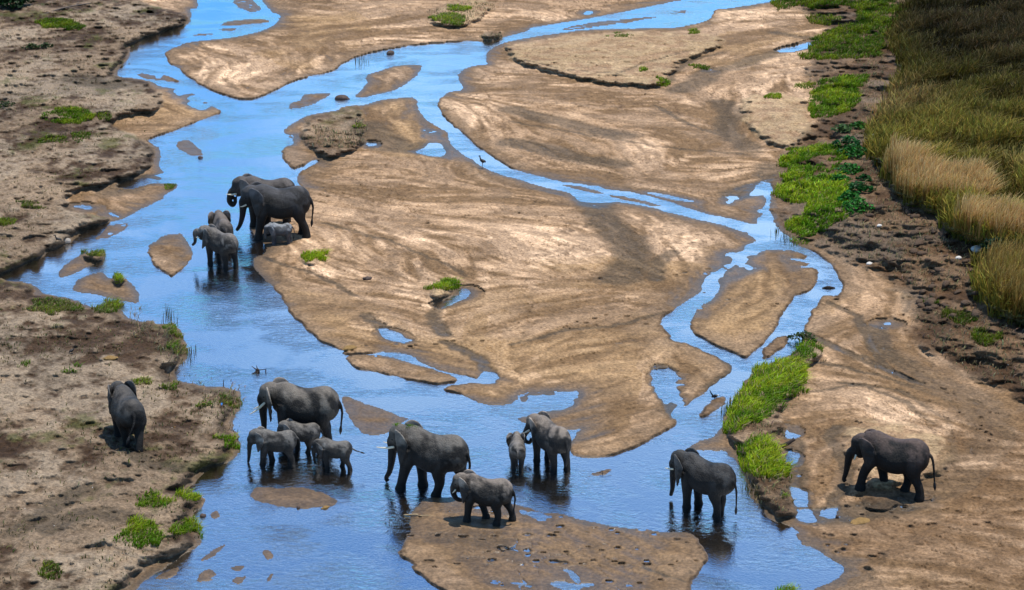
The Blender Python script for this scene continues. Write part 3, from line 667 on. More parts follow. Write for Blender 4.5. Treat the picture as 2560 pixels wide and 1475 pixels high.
# water: one level sheet through which the bars rise
t = NT('water')
tc = t.add('ShaderNodeTexCoord')
mp = t.add('ShaderNodeMapping', {'Vector': tc.outputs['Object'], 'Scale': (1.0, 1.6, 1.0), 'Rotation': (0, 0, .35)})
r1 = t.noise(mp.outputs[0], 3.2, 4, .62, .6)
r2 = t.noise(mp.outputs[0], .28, 3, .5, .8)
r3 = t.noise(mp.outputs[0], 11.0, 2, .5)
amp = t.rng(r2.outputs['Fac'], .40, .62, .002, .042)
b1 = t.add('ShaderNodeBump', {'Height': r1.outputs['Fac'], 'Distance': amp, 'Strength': 1.0})
b2 = t.add('ShaderNodeBump', {'Height': r3.outputs['Fac'], 'Distance': .004, 'Strength': 1.0, 'Normal': b1.outputs[0]})
gl = t.add('ShaderNodeBsdfGlossy', {'Color': (1, 1, 1, 1), 'Roughness': .05, 'Normal': b2.outputs[0]})
bed = t.add('ShaderNodeBsdfTransparent', {'Color': (.80, .78, .68, 1)})
fr = t.add('ShaderNodeFresnel', {'IOR': 1.75, 'Normal': b2.outputs[0]})
ff = t.rng(fr.outputs[0], .05, .35, .52, .92)
mx = t.add('ShaderNodeMixShader', {0: ff, 1: bed.outputs[0], 2: gl.outputs[0]})
M_WATER = t.done(mx.outputs[0])
wv = [(-160, 30, 0), (160, 30, 0), (160, 420, 0), (-160, 420, 0)]
me = mesh_np('river_water', np.array(wv), np.array([[0, 1, 2, 3]]))
tag(link('water', me, M_WATER), 'shallow blue river water winding between the sand bars', 'water', kind='structure')
# ---------------------------------------------------------------- elephants
def ring_tube(secs, n=20, cap=True):
    """secs: list of (center(3), u(3), v(3)) rings with half-axis vectors -> verts, faces (quads+tri caps as quads)"""
    V = []; F = []
    a = np.linspace(0, 2 * pi, n, endpoint=False)
    for c, u, v in secs:
        V.append(np.array(c)[None] + np.cos(a)[:, None] * np.array(u)[None] + np.sin(a)[:, None] * np.array(v)[None])
    m = len(secs)
    for i in range(m - 1):
        for k in range(n):
            F.append((i * n + k, i * n + (k + 1) % n, (i + 1) * n + (k + 1) % n, (i + 1) * n + k))
    V = np.concatenate(V)
    if cap:
        c0 = len(V); V = np.vstack([V, secs[0][0], secs[-1][0]])
        for k in range(n):
            F.append((c0, (k + 1) % n, k)); F.append((c0 + 1, (m - 1) * n + k, (m - 1) * n + (k + 1) % n))
    return V, F
def spline(P, n):
    P = np.asarray(P, float)
    if len(P) < 3:
        t = np.linspace(0, 1, n)[:, None]; return P[0] * (1 - t) + P[-1] * t
    Q_ = np.vstack([2 * P[0] - P[1], P, 2 * P[-1] - P[-2]])
    out = []
    m = len(P) - 1
    for s in np.linspace(0, m, n):
        i = min(int(s), m - 1); t = s - i
        p0, p1, p2, p3 = Q_[i:i + 4]
        out.append(.5 * ((2 * p1) + (-p0 + p2) * t + (2 * p0 - 5 * p1 + 4 * p2 - p3) * t * t + (-p0 + 3 * p1 - 3 * p2 + p3) * t ** 3))
    return np.array(out)
def chain(P, n=14, seg=16, flat=1.0, vertical=False):
    """P rows x,y,z,r ; round tube through them, frame kept close to the body's side axis"""
    S_ = spline(P, n)
    c = S_[:, :3]; r = np.maximum(S_[:, 3], .004)
    T = np.gradient(c, axis=0); T /= np.linalg.norm(T, axis=1)[:, None] + 1e-9
    secs = []
    for i in range(n):
        t_ = T[i]
        if vertical: u = np.array([1, 0, 0]); v = np.array([0, 1, 0])
        else:
            v = np.array([0, 1, 0]) - t_ * t_[1]
            if np.linalg.norm(v) < .2: v = np.array([1, 0, 0]) - t_ * t_[0]
            v /= np.linalg.norm(v); u = np.cross(v, t_)
        secs.append((c[i], u * r[i] * flat, v * r[i]))
    return ring_tube(secs, seg)
def ellip(c, r, pitch=0.0, n=16, m=10):
    secs = []
    for th in np.linspace(.08, pi - .08, m):
        x = -cos(th) * r[0]; s = sin(th)
        secs.append(((x, 0, 0), (0, r[1] * s, 0), (0, 0, r[2] * s)))
    V, F = ring_tube(secs, n)
    cp, sp = cos(pitch), sin(pitch)
    R = np.array([[cp, 0, sp], [0, 1, 0], [-sp, 0, cp]])
    return V @ R.T + np.array(c), F
def py_mesh(name, parts):
    V = []; F = []; o = 0
    for v, f in parts:
        V.append(v); F += [tuple(i + o for i in q) for q in f]; o += len(v)
    me = bpy.data.meshes.new(name)
    me.from_pydata([tuple(p) for p in np.concatenate(V)], [], F)
    me.update()
    me.polygons.foreach_set('use_smooth', [True] * len(me.polygons))
    return me
def remesh(me, voxel, smooth=6):
    o = bpy.data.objects.new('tmp', me); sc.collection.objects.link(o)
    m = o.modifiers.new('r', 'REMESH'); m.mode = 'VOXEL'; m.voxel_size = voxel; m.use_smooth_shade = True
    s = o.modifiers.new('s', 'SMOOTH'); s.factor = .5; s.iterations = smooth
    dg = bpy.context.evaluated_depsgraph_get()
    out = bpy.data.meshes.new_from_object(o.evaluated_get(dg))
    bpy.data.objects.remove(o); bpy.data.meshes.remove(me)
    return out

t = NT('elephant_skin')
tc = t.add('ShaderNodeTexCoord')
at = t.add('ShaderNodeAttribute', attribute_name='tone')
wr = t.noise(tc.outputs['Object'], 7.0, 6, .7, .8)
mp = t.add('ShaderNodeMapping', {'Vector': tc.outputs['Object'], 'Scale': (1, 1, 3.2)})
vo = t.add('ShaderNodeTexVoronoi', {'Vector': mp.outputs[0], 'Scale': 9.0}, feature='DISTANCE_TO_EDGE')
vr = t.rng(vo.outputs['Distance'], 0, .12)
fn = t.noise(tc.outputs['Object'], 34.0, 3, .7)
c1 = t.mix(1.0, at.outputs['Color'], t.mix(wr.outputs['Fac'], (.30, .30, .32), (1.35, 1.30, 1.24)), 'MULTIPLY')
c1 = t.mix(1.0, c1, t.mix(fn.outputs['Fac'], (.75, .75, .75), (1.25, 1.25, 1.25)), 'MULTIPLY')
b1 = t.add('ShaderNodeBump', {'Height': vr, 'Distance': .012, 'Strength': .8})
b2 = t.add('ShaderNodeBump', {'Height': wr.outputs['Fac'], 'Distance': .06, 'Strength': .8, 'Normal': b1.outputs[0]})
b3 = t.add('ShaderNodeBump', {'Height': fn.outputs['Fac'], 'Distance': .012, 'Strength': .8, 'Normal': b2.outputs[0]})
pr = t.add('ShaderNodeBsdfPrincipled', {'Base Color': c1, 'Roughness': .58, 'Specular IOR Level': .30, 'Normal': b3.outputs[0]})
M_SKIN = t.done(pr.outputs[0])
def simple(name, c, rough=.6, var=.25, scale=8, spec=.4, bump=.01):
    t = NT(name); tc = t.add('ShaderNodeTexCoord')
    n = t.noise(tc.outputs['Object'], scale, 4, .6)
    cc = t.mix(n.outputs['Fac'], tuple(x * (1 - var) for x in c), tuple(min(1, x * (1 + var)) for x in c))
    b = t.add('ShaderNodeBump', {'Height': n.outputs['Fac'], 'Distance': bump, 'Strength': .8})
    p = t.add('ShaderNodeBsdfPrincipled', {'Base Color': cc, 'Roughness': rough, 'Specular IOR Level': spec, 'Normal': b.outputs[0]})
    return t.done(p.outputs[0])
M_IVORY = simple('ivory', (.74, .66, .50), .35, .18, 14)
M_HAIR = simple('tail_hair', (.014, .012, .012), .7)
M_EYE = simple('eye', (.012, .009, .007), .12)

TR_DOWN = [(.665,.70),(.695,.56),(.70,.42),(.70,.28),(.715,.14)]
def elephant(label, px, py, heading, H, legs=None, trunk=None, tusk=0.0, head_yaw=0, head_pitch=0, head_dz=0, flare=(32, 14), tail=None, dust=(.5, (.30, .25, .20)), tone=(.058, .050, .045), calf=0.0, sink=0.0, tusk_dir=(.8, -.45), wide=1.0, wet=.30, group=None):
    legs = legs or {}
    Wd = wide
    # torso: x, top, bottom, half width
    T = [(-.565,.78,.60,.07),(-.54,.845,.53,.14),(-.47,.915,.455,.20),(-.37,.960,.42,.235),(-.24,.942,.395,.262),(-.10,.908,.372,.275),(.04,.915,.375,.272),(.17,.962,.40,.245),(.27,1.00,.43,.215),(.37,.985,.475,.175),(.46,.955,.56,.135)]
    T = [(x, a, b - .028 * math.exp(-((x + .05) / .3) ** 2) - (.02 if x < -.45 else 0), w * (1.04 if x < -.3 else 1.02)) for x, a, b, w in T]
    if calf: T = [(x * (1 - .06 * calf), lerp(a, a - .015, calf), b + .03 * calf, w * (1 + .03 * calf)) for x, a, b, w in T]
    secs = []
    S_ = spline(T, 24)
    parts = []
    n = 28; a = np.linspace(0, 2 * pi, n, endpoint=False)
    V = []; F = []
    for x, top, bot, w in S_:
        zc = bot + (top - bot) * .46; ring = []
        for al in a:
            cy, sz = cos(al), sin(al)
            # narrower spine ridge above, round barrel below
            rz = (top - zc) if sz > 0 else (zc - bot)
            yy = np.sign(cy) * abs(cy) ** (.92 if sz > 0 else .80) * w * Wd
            zz = sz * rz
            if sz > 0: yy *= 1 - .12 * sz
            ring.append((x, yy, zc + zz))
        V.append(ring)
    V = np.array(V).reshape(-1, 3); m = len(S_)
    for i in range(m - 1):
        for k in range(n): F.append((i * n + k, i * n + (k + 1) % n, (i + 1) * n + (k + 1) % n, (i + 1) * n + k))
    c0 = len(V); V = np.vstack([V, V[:n].mean(0), V[-n:].mean(0)])
    for k in range(n): F.append((c0, (k + 1) % n, k)); F.append((c0 + 1, (m - 1) * n + k, (m - 1) * n + (k + 1) % n))
    parts.append((V, F))
    # legs
    for key, (x0, fx, front) in {'FL': (.27, .27, 1), 'FR': (.27, .27, 1), 'HL': (-.36, -.37, 0), 'HR': (-.36, -.37, 0)}.items():
        sgn = 1 if key[1] == 'L' else -1
        dx, lift, kb, dy = (legs.get(key, (0,)) + (0, 0, 0, 0))[:4] if legs.get(key) else (0, 0, 0, 0)
        y = .135 * sgn * Wd; yf = y * .95 + dy
        lt = 1.08 if calf > .5 else 1.0
        foot_z = -.07 + lift
        if front:
            P = [(x0 + .0, y * .82, .70, .125), (x0 - .01 + dx * .25, y, .52, .112 ), (x0 + dx * .50 + kb * .6, lerp(y, yf, .5), .37 + lift * .6, .088), (x0 + dx * .72 + kb, lerp(y, yf, .7), .24 + lift * .8, .073), (x0 + dx * .92 + kb * .4, yf, .10 + lift, .068), (fx + dx, yf, .035 + lift, .080), (fx + dx + .012, yf, foot_z, .086)]
        else:
            P = [(x0 + .03, y * .72, .68, .155), (x0 + .05 + dx * .30, y * .92, .51, .140), (x0 + .055 + dx * .55 + kb * .5, lerp(y, yf, .5), .37 + lift * .5, .100), (x0 - .005 + dx * .74 + kb, lerp(y, yf, .7), .225 + lift * .8, .072), (x0 - .015 + dx * .93 + kb * .3, yf, .10 + lift, .066), (fx + dx + .005, yf, .035 + lift, .076), (fx + dx + .018, yf, foot_z, .084)]
        P = [(p[0], p[1], p[2], p[3] * lt) for p in P]
        parts.append(chain(P, 18, 16, flat=1.06, vertical=True))
    # tail
    tl = tail or [(-.53, 0, .76), (-.585, 0, .69), (-.615, 0, .55), (-.60, 0, .40), (-.59, 0, .31)]
    rs = np.linspace(.027, .0150, len(tl))
    parts.append(chain([(p[0], p[1], p[2], r) for p, r in zip(tl, rs)], 14, 10))
    # head frame: yaw about the neck, pitch about the neck
    hs = 1.05 + .09 * calf
    pv = np.array([.40, 0, .84])
    cy, sy = cos(radians(head_yaw)), sin(radians(head_yaw)); cp_, sp_ = cos(radians(head_pitch)), sin(radians(head_pitch))
    Ry = np.array([[cy, -sy, 0], [sy, cy, 0], [0, 0, 1]]); Rp = np.array([[cp_, 0, sp_], [0, 1, 0], [-sp_, 0, cp_]])
    def hd(V_): return ((V_ - pv) * hs @ Rp.T) @ Ry.T + pv + np.array([0, 0, head_dz])
    def hy(V_): return (V_ - pv) @ Ry.T + pv + np.array([0, 0, head_dz])
    hp = [ellip((.50, 0, .845), (.155, .125, .150)), ellip((.565, 0, .80), (.115, .108, .165), .25), ellip((.575, 0, .885), (.085, .100, .075)),
          ellip((.60, 0, .715), (.085, .082, .11), .35), ellip((.535, 0, .665), (.105, .066, .062), .5), ellip((.42, 0, .80), (.14, .125, .16))]
    for v, f in hp: parts.append((hd(v), f))
    tp = trunk or TR_DOWN
    base = hd(np.array([[.605, 0, .775], [.645, 0, .72]]))
    # trunk path is given in the unpitched head frame, so it reaches where the photo has it
    path = [tuple(base[0]), tuple(base[1])]
    tpa = hy(np.array([(p[0], p[2] if len(p) > 2 else 0, p[1]) for p in tp]) )
    if head_dz: tpa[:, 2] -= head_dz * np.linspace(.2, 1, len(tpa))
    path += [tuple(p) for p in tpa]
    pth = np.array(path); dl = np.r_[0, np.cumsum(np.linalg.norm(np.diff(pth, axis=0), axis=1))]; dl /= dl[-1]
    rr = np.interp(dl, [0, .12, .35, .7, 1], [.100, .088, .066, .045, .032]) * (1.05 if calf else 1)
    parts.append(chain([(*p, r) for p, r in zip(pth, rr)], 26, 14))
    # ears
    E = [(.00, .115), (.05, .165), (.12, .178), (.20, .150), (.262, .085), (.290, .0), (.282, -.09), (.245, -.18), (.195, -.265), (.15, -.335), (.115, -.375), (.085, -.36), (.06, -.28), (.035, -.18), (.012, -.09), (0.0, 0.0)]
    es = 1.0 - .12 * calf
    for sg, fl in ((1, flare[0]), (-1, flare[1])):
        f_ = radians(fl)
        Pn = chaikin(np.array(E) * es)
        cen = Pn.mean(0); vs = []; nn = len(Pn)
        rings = []
        for side in (-1, 1):
            for k_ in (1.0, .6, .22):
                rg_ = cen + (Pn - cen) * k_
                u_, v_ = rg_[:, 0], rg_[:, 1]
                bow = .05 * np.sin(np.clip(u_ / .29, 0, 1) * pi) * (1 if fl < 45 else .4) - .03 * np.clip(-v_ - .15, 0, 1) + .010 * np.sin(v_ * 38 + u_ * 20) * np.clip(u_ / .2, 0, 1)
                th = .018 if k_ < 1 else .012
                off = bow + side * th
                x_ = .515 - u_ * cos(f_) + off * sin(f_)
                y_ = sg * (.120 + u_ * sin(f_) + off * cos(f_))
                rings.append(np.stack([x_, y_, .815 + v_], 1))
        # order rings: outer side rings through the rim to the inner side
        seq = [rings[2], rings[1], rings[0], rings[3], rings[4], rings[5]]
        Vv = np.concatenate(seq); Ff = []
        for i in range(5):
            for k in range(nn): Ff.append((i * nn + k, i * nn + (k + 1) % nn, (i + 1) * nn + (k + 1) % nn, (i + 1) * nn + k))
        c0 = len(Vv); Vv = np.vstack([Vv, seq[0].mean(0), seq[-1].mean(0)])
        for k in range(nn): Ff.append((c0, (k + 1) % nn, k)); Ff.append((c0 + 1, 5 * nn + k, 5 * nn + (k + 1) % nn))
        if sg > 0: Ff = [tuple(reversed(q)) for q in Ff]
        parts.append((hd(Vv), Ff))
    # scale to metres and fuse into one skin
    parts = [(v * H, f) for v, f in parts]
    me = remesh(py_mesh('elephant_body', parts), .0135 * H if H > 1.3 else .0150 * H, 3)
    nv = len(me.vertices); co = np.empty(nv * 3, np.float32); me.vertices.foreach_get('co', co); co = co.reshape(-1, 3) / H
    no = np.empty(nv * 3, np.float32); me.vertices.foreach_get('normal', no); no = no.reshape(-1, 3)
    sd = rng.integers(1, 400)
    nz_ = fbm(co[:, 0] * 7 + co[:, 1] * 5, co[:, 2] * 7 - co[:, 1] * 4, 4, sd)
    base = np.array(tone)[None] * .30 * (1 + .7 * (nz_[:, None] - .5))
    top_light = sstep(.66, 1.0, co[:, 2] + (nz_ - .5) * .55 - .10 * np.abs(co[:, 1])) * dust[0]  # dust on the back, also painted paler as a sun highlight
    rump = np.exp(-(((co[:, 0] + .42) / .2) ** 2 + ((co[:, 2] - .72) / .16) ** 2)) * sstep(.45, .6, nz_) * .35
    k_ = np.clip(top_light * .95 + rump * dust[0] * 1.6, 0, 1)[:, None]
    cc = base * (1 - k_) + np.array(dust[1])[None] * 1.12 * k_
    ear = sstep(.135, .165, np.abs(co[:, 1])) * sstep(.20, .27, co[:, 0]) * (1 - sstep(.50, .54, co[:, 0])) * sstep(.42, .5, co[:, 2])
    cc = cc * (1 + .7 * ear * (.5 + nz_))[:, None] + (ear * .008)[:, None]  # ear skin painted lighter, dusty and as if lit
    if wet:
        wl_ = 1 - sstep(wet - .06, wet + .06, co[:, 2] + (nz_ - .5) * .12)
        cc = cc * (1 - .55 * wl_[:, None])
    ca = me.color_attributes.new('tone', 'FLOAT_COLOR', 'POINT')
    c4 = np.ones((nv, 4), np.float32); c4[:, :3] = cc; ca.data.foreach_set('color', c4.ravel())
    x, y, z = surf(px * 1.01306, py * 1.01306)
    root = bpy.data.objects.new('elephant_calf' if H < 1.6 else 'elephant', None)
    sc.collection.objects.link(root)
    root.empty_display_size = .3
    # heading is given relative to the camera's line of sight at that spot
    root.location = (x, y, max(z, -.06) - sink)
    root.rotation_euler = (0, 0, radians(heading) - math.atan2(x, y) )
    tag(root, label, 'elephant', group)
    link('body', me, M_SKIN, root)
    te = np.array(tl[-1]); td = te - np.array(tl[-2]); td = td / np.linalg.norm(td)
    v, f = chain([(*(te + td * s_), r_) for s_, r_ in ((-.02, .012), (.03, .022), (.08, .024), (.14, .004))], 8, 8)
    link('tail_tuft', py_mesh('tail_tuft', [(v * H, f)]), M_HAIR, root)
    for sg in (1, -1):
        v, f = ellip((.595, sg * .100, .79), (.013, .010, .012), n=8, m=6)
        link('eye', py_mesh('eye', [(hd(v) * H, f)]), M_EYE, root)
        if tusk:
            d = np.array(tusk_dir) / np.hypot(*tusk_dir); L = tusk
            b0 = np.array([.625, sg * .070, .665])
            pts = []
            for s_ in (-.15, .25, .5, .75, 1.0):
                upc = .22 * s_ * s_ * L * (1 if s_ > 0 else 0)
                pts.append((b0[0] + d[0] * L * s_, b0[1] + sg * .035 * s_, b0[2] + d[1] * L * s_ + upc, .020 * (1 - .80 * max(s_, 0) ** 1.3) * (1 if tusk > .12 else .8)))
            v, f = chain(pts, 12, 10)
            link('tusk', py_mesh('tusk', [(hd(v) * H, f)]), M_IVORY, root)
    return root
GR = 'elephants of the herd at the river'
DK = (.030, .026, .024)
TAN = (.30, .24, .18)
E_ = elephant
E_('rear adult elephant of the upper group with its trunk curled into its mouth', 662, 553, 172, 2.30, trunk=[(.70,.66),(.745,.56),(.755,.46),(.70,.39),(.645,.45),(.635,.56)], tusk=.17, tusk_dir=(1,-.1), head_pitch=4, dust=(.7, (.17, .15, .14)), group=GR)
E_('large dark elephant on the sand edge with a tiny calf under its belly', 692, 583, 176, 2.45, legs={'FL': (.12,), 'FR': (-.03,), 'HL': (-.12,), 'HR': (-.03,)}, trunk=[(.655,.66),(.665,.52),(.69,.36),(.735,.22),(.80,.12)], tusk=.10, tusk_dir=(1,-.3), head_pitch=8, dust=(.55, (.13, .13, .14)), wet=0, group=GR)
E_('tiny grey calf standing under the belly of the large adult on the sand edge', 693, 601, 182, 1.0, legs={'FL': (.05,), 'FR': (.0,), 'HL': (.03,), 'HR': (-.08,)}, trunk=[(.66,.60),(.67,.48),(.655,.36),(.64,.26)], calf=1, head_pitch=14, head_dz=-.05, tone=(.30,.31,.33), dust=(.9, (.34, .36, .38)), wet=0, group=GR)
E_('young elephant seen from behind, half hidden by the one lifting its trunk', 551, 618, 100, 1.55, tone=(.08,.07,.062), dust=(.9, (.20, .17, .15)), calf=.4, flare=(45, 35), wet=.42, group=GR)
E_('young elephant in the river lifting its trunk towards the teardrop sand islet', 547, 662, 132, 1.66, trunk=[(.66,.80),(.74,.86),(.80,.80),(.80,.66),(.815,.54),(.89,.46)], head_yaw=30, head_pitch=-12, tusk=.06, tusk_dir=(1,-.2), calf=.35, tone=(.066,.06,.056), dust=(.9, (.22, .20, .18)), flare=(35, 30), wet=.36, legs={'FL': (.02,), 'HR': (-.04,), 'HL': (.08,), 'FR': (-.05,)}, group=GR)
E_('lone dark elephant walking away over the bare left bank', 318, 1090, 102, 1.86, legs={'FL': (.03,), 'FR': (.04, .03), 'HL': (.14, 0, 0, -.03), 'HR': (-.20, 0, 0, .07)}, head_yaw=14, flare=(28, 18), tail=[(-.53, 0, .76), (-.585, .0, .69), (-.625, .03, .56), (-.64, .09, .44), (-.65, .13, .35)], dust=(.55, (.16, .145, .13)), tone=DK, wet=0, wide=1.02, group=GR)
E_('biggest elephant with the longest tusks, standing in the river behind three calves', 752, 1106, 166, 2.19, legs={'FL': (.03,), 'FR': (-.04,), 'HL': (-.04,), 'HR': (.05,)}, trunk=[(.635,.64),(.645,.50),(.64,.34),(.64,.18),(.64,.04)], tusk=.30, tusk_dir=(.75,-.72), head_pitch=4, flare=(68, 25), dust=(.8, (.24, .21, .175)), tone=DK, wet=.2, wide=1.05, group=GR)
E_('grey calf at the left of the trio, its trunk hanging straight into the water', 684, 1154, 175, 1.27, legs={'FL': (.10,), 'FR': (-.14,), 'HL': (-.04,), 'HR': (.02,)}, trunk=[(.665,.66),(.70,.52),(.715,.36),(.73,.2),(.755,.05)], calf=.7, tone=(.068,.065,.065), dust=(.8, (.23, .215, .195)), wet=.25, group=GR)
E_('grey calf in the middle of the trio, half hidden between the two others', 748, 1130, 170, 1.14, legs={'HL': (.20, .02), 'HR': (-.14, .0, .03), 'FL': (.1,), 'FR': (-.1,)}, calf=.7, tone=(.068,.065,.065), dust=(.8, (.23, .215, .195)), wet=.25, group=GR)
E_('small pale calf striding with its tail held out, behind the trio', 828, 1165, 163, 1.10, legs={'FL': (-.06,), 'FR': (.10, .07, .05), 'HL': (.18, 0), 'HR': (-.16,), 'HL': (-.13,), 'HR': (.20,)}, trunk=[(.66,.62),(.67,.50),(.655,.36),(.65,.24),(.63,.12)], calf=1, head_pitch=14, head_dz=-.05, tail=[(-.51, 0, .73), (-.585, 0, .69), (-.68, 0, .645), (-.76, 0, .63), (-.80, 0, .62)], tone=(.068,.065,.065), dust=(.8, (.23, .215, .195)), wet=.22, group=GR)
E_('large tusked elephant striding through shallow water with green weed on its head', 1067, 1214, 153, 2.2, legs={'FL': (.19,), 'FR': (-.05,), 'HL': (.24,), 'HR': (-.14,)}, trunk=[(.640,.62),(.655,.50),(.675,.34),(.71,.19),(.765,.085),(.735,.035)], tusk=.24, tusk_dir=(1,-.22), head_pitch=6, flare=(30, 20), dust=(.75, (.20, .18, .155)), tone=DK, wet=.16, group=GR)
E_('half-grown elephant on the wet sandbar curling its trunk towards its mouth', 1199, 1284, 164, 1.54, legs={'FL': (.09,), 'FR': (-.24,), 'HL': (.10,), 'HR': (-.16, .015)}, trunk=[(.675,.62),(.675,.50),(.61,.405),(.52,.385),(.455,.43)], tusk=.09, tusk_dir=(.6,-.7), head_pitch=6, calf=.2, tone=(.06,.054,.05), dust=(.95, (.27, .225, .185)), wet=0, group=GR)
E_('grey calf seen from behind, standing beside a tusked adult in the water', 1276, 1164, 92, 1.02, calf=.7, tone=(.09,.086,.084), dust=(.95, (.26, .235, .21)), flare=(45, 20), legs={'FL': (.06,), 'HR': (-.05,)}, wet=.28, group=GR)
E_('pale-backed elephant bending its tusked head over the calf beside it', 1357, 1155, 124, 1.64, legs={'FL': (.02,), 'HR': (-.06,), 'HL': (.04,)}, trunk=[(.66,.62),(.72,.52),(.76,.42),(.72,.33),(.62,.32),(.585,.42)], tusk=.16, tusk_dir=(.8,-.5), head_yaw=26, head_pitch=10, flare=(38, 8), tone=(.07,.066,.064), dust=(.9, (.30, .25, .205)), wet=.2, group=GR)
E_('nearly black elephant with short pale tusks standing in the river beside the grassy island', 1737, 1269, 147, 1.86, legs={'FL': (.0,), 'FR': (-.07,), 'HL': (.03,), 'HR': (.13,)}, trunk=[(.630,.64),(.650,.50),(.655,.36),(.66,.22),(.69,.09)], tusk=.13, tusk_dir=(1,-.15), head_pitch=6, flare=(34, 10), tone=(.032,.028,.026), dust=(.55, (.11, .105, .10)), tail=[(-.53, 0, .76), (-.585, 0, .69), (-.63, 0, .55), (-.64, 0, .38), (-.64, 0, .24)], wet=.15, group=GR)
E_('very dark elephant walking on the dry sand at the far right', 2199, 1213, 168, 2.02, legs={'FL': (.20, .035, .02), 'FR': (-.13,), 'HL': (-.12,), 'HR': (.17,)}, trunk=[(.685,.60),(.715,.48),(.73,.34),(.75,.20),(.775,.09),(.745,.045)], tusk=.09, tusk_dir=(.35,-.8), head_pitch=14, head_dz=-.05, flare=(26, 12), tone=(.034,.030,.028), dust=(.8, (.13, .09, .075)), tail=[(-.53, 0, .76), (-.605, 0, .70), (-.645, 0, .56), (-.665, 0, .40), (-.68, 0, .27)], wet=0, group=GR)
# ---------------------------------------------------------------- vegetation
def leafmat(name, trans=.35, rough=.55):
    t = NT(name)
    at = t.add('ShaderNodeAttribute', attribute_name='tone')
    d = t.add('ShaderNodeBsdfPrincipled', {'Base Color': at.outputs['Color'], 'Roughness': rough, 'Specular IOR Level': .10})
    tr = t.add('ShaderNodeBsdfTranslucent', {'Color': at.outputs['Color']})
    return t.done(t.add('ShaderNodeMixShader', {0: trans, 1: d.outputs[0], 2: tr.outputs[0]}).outputs[0])
M_GRASS = leafmat('grass_blade')
def in_poly(px, py, poly):
    r = np.zeros(px.shape, bool); P = poly
    for i in range(len(P)):
        ax, ay = P[i][:2]; bx, by = P[(i + 1) % len(P)][:2]
        if ay == by: continue
        r ^= ((ay > py) != (by > py)) & (px < (bx - ax) * (py - ay) / (by - ay) + ax)
    return r
def scatter(poly, dens, edge=.35, nmax=400000):
    """random ground points inside a photograph outline, dens per square metre, thinning at the rim"""
    P = W(poly); x0, y0 = P.min(0); x1, y1 = P.max(0)
    n = int(min((x1 - x0) * (y1 - y0) * dens, nmax * 4))
    x = rng.uniform(x0, x1, n); y = rng.uniform(y0, y1, n)
    xx = x + (fbm(x * 1.5, y * 1.5, 3, 201) - .5) * edge * 2.5; yy = y + (fbm(x * 1.5, y * 1.5, 3, 211) - .5) * edge * 4
    k = in_poly(xx, yy, P); x, y = x[k], y[k]
    if len(x) > nmax: s = rng.choice(len(x), nmax, False); x, y = x[s], y[s]
    px, py = to_px(x, y)
    gx, gy, gz = surf(px, py)
    return px, py, np.stack([gx, gy, gz], 1)
def blades(P, h, w, lean, cols, tipc=None, bend=.5, wind=(.5, .1)):
    n = len(P)
    a = rng.uniform(0, 2 * pi, n); la = rng.uniform(0, 2 * pi, n)
    side = np.stack([np.cos(a), np.sin(a), np.zeros(n)], 1) * (w[:, None] * .5)
    ld = np.stack([np.cos(la) + wind[0], np.sin(la) + wind[1], np.zeros(n)], 1) * (lean * h)[:, None]
    up_ = np.array([0, 0, 1.0])[None]
    b0 = P - np.array([0, 0, .03]); m1_ = P + up_ * (h * .5)[:, None] + ld * .3; tp_ = P + up_ * (h * (1 - lean * .35))[:, None] + ld
    V = np.stack([b0 - side, b0 + side, m1_ - side * .85, m1_ + side * .85, tp_ - side * .2, tp_ + side * .2], 1).reshape(-1, 3)
    i = np.arange(n)[:, None] * 6
    F = np.concatenate([i + np.array([[0, 1, 3, 2]]), i + np.array([[2, 3, 5, 4]])], 0)
    if tipc is None: tipc = cols
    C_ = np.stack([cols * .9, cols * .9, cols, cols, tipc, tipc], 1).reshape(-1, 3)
    return V, F, C_
def join(parts):
    V = []; F = []; C_ = []; o = 0
    for v, f, c in parts:
        V.append(v); F.append(f + o); C_.append(c); o += len(v)
    return np.concatenate(V), np.concatenate(F), np.concatenate(C_)
def jit(c, n, a=.25, b=.12):
    c = np.array(c)[None] * (1 + rng.normal(0, a, (n, 1))) * (1 + rng.normal(0, b, (n, 3)))
    return np.clip(c, .005, .9)
GRN = np.array((.11, .22, .008)); GRN2 = np.array((.27, .36, .015)); DRYG = np.array((.30, .24, .11)); OLV = np.array((.085, .088, .025))
def short_grass(poly, dens=170, h=.20, dry=.12, wid=.035, dark=1.0):
    px, py, P = scatter(poly, dens, .3)
    n = len(P)
    if n == 0: return None
    q = fbm(P[:, 0] * .9, P[:, 1] * .9, 3, 221)
    keep = rng.random(n) < sstep(.22, .42, q); P = P[keep]; q = q[keep]; n = len(P)
    c = np.where((rng.random(n) < dry)[:, None], jit(DRYG, n), jit(GRN, n, .22) * (1 - sstep(.4, .65, q))[:, None] + jit(GRN2, n, .2) * sstep(.4, .65, q)[:, None]) * dark
    hh = h * rng.uniform(.5, 1.3, n) * (.5 + q)
    return blades(P, hh, wid * rng.uniform(.6, 1.3, n), rng.uniform(.2, 1.0, n), c, c * 1.25)
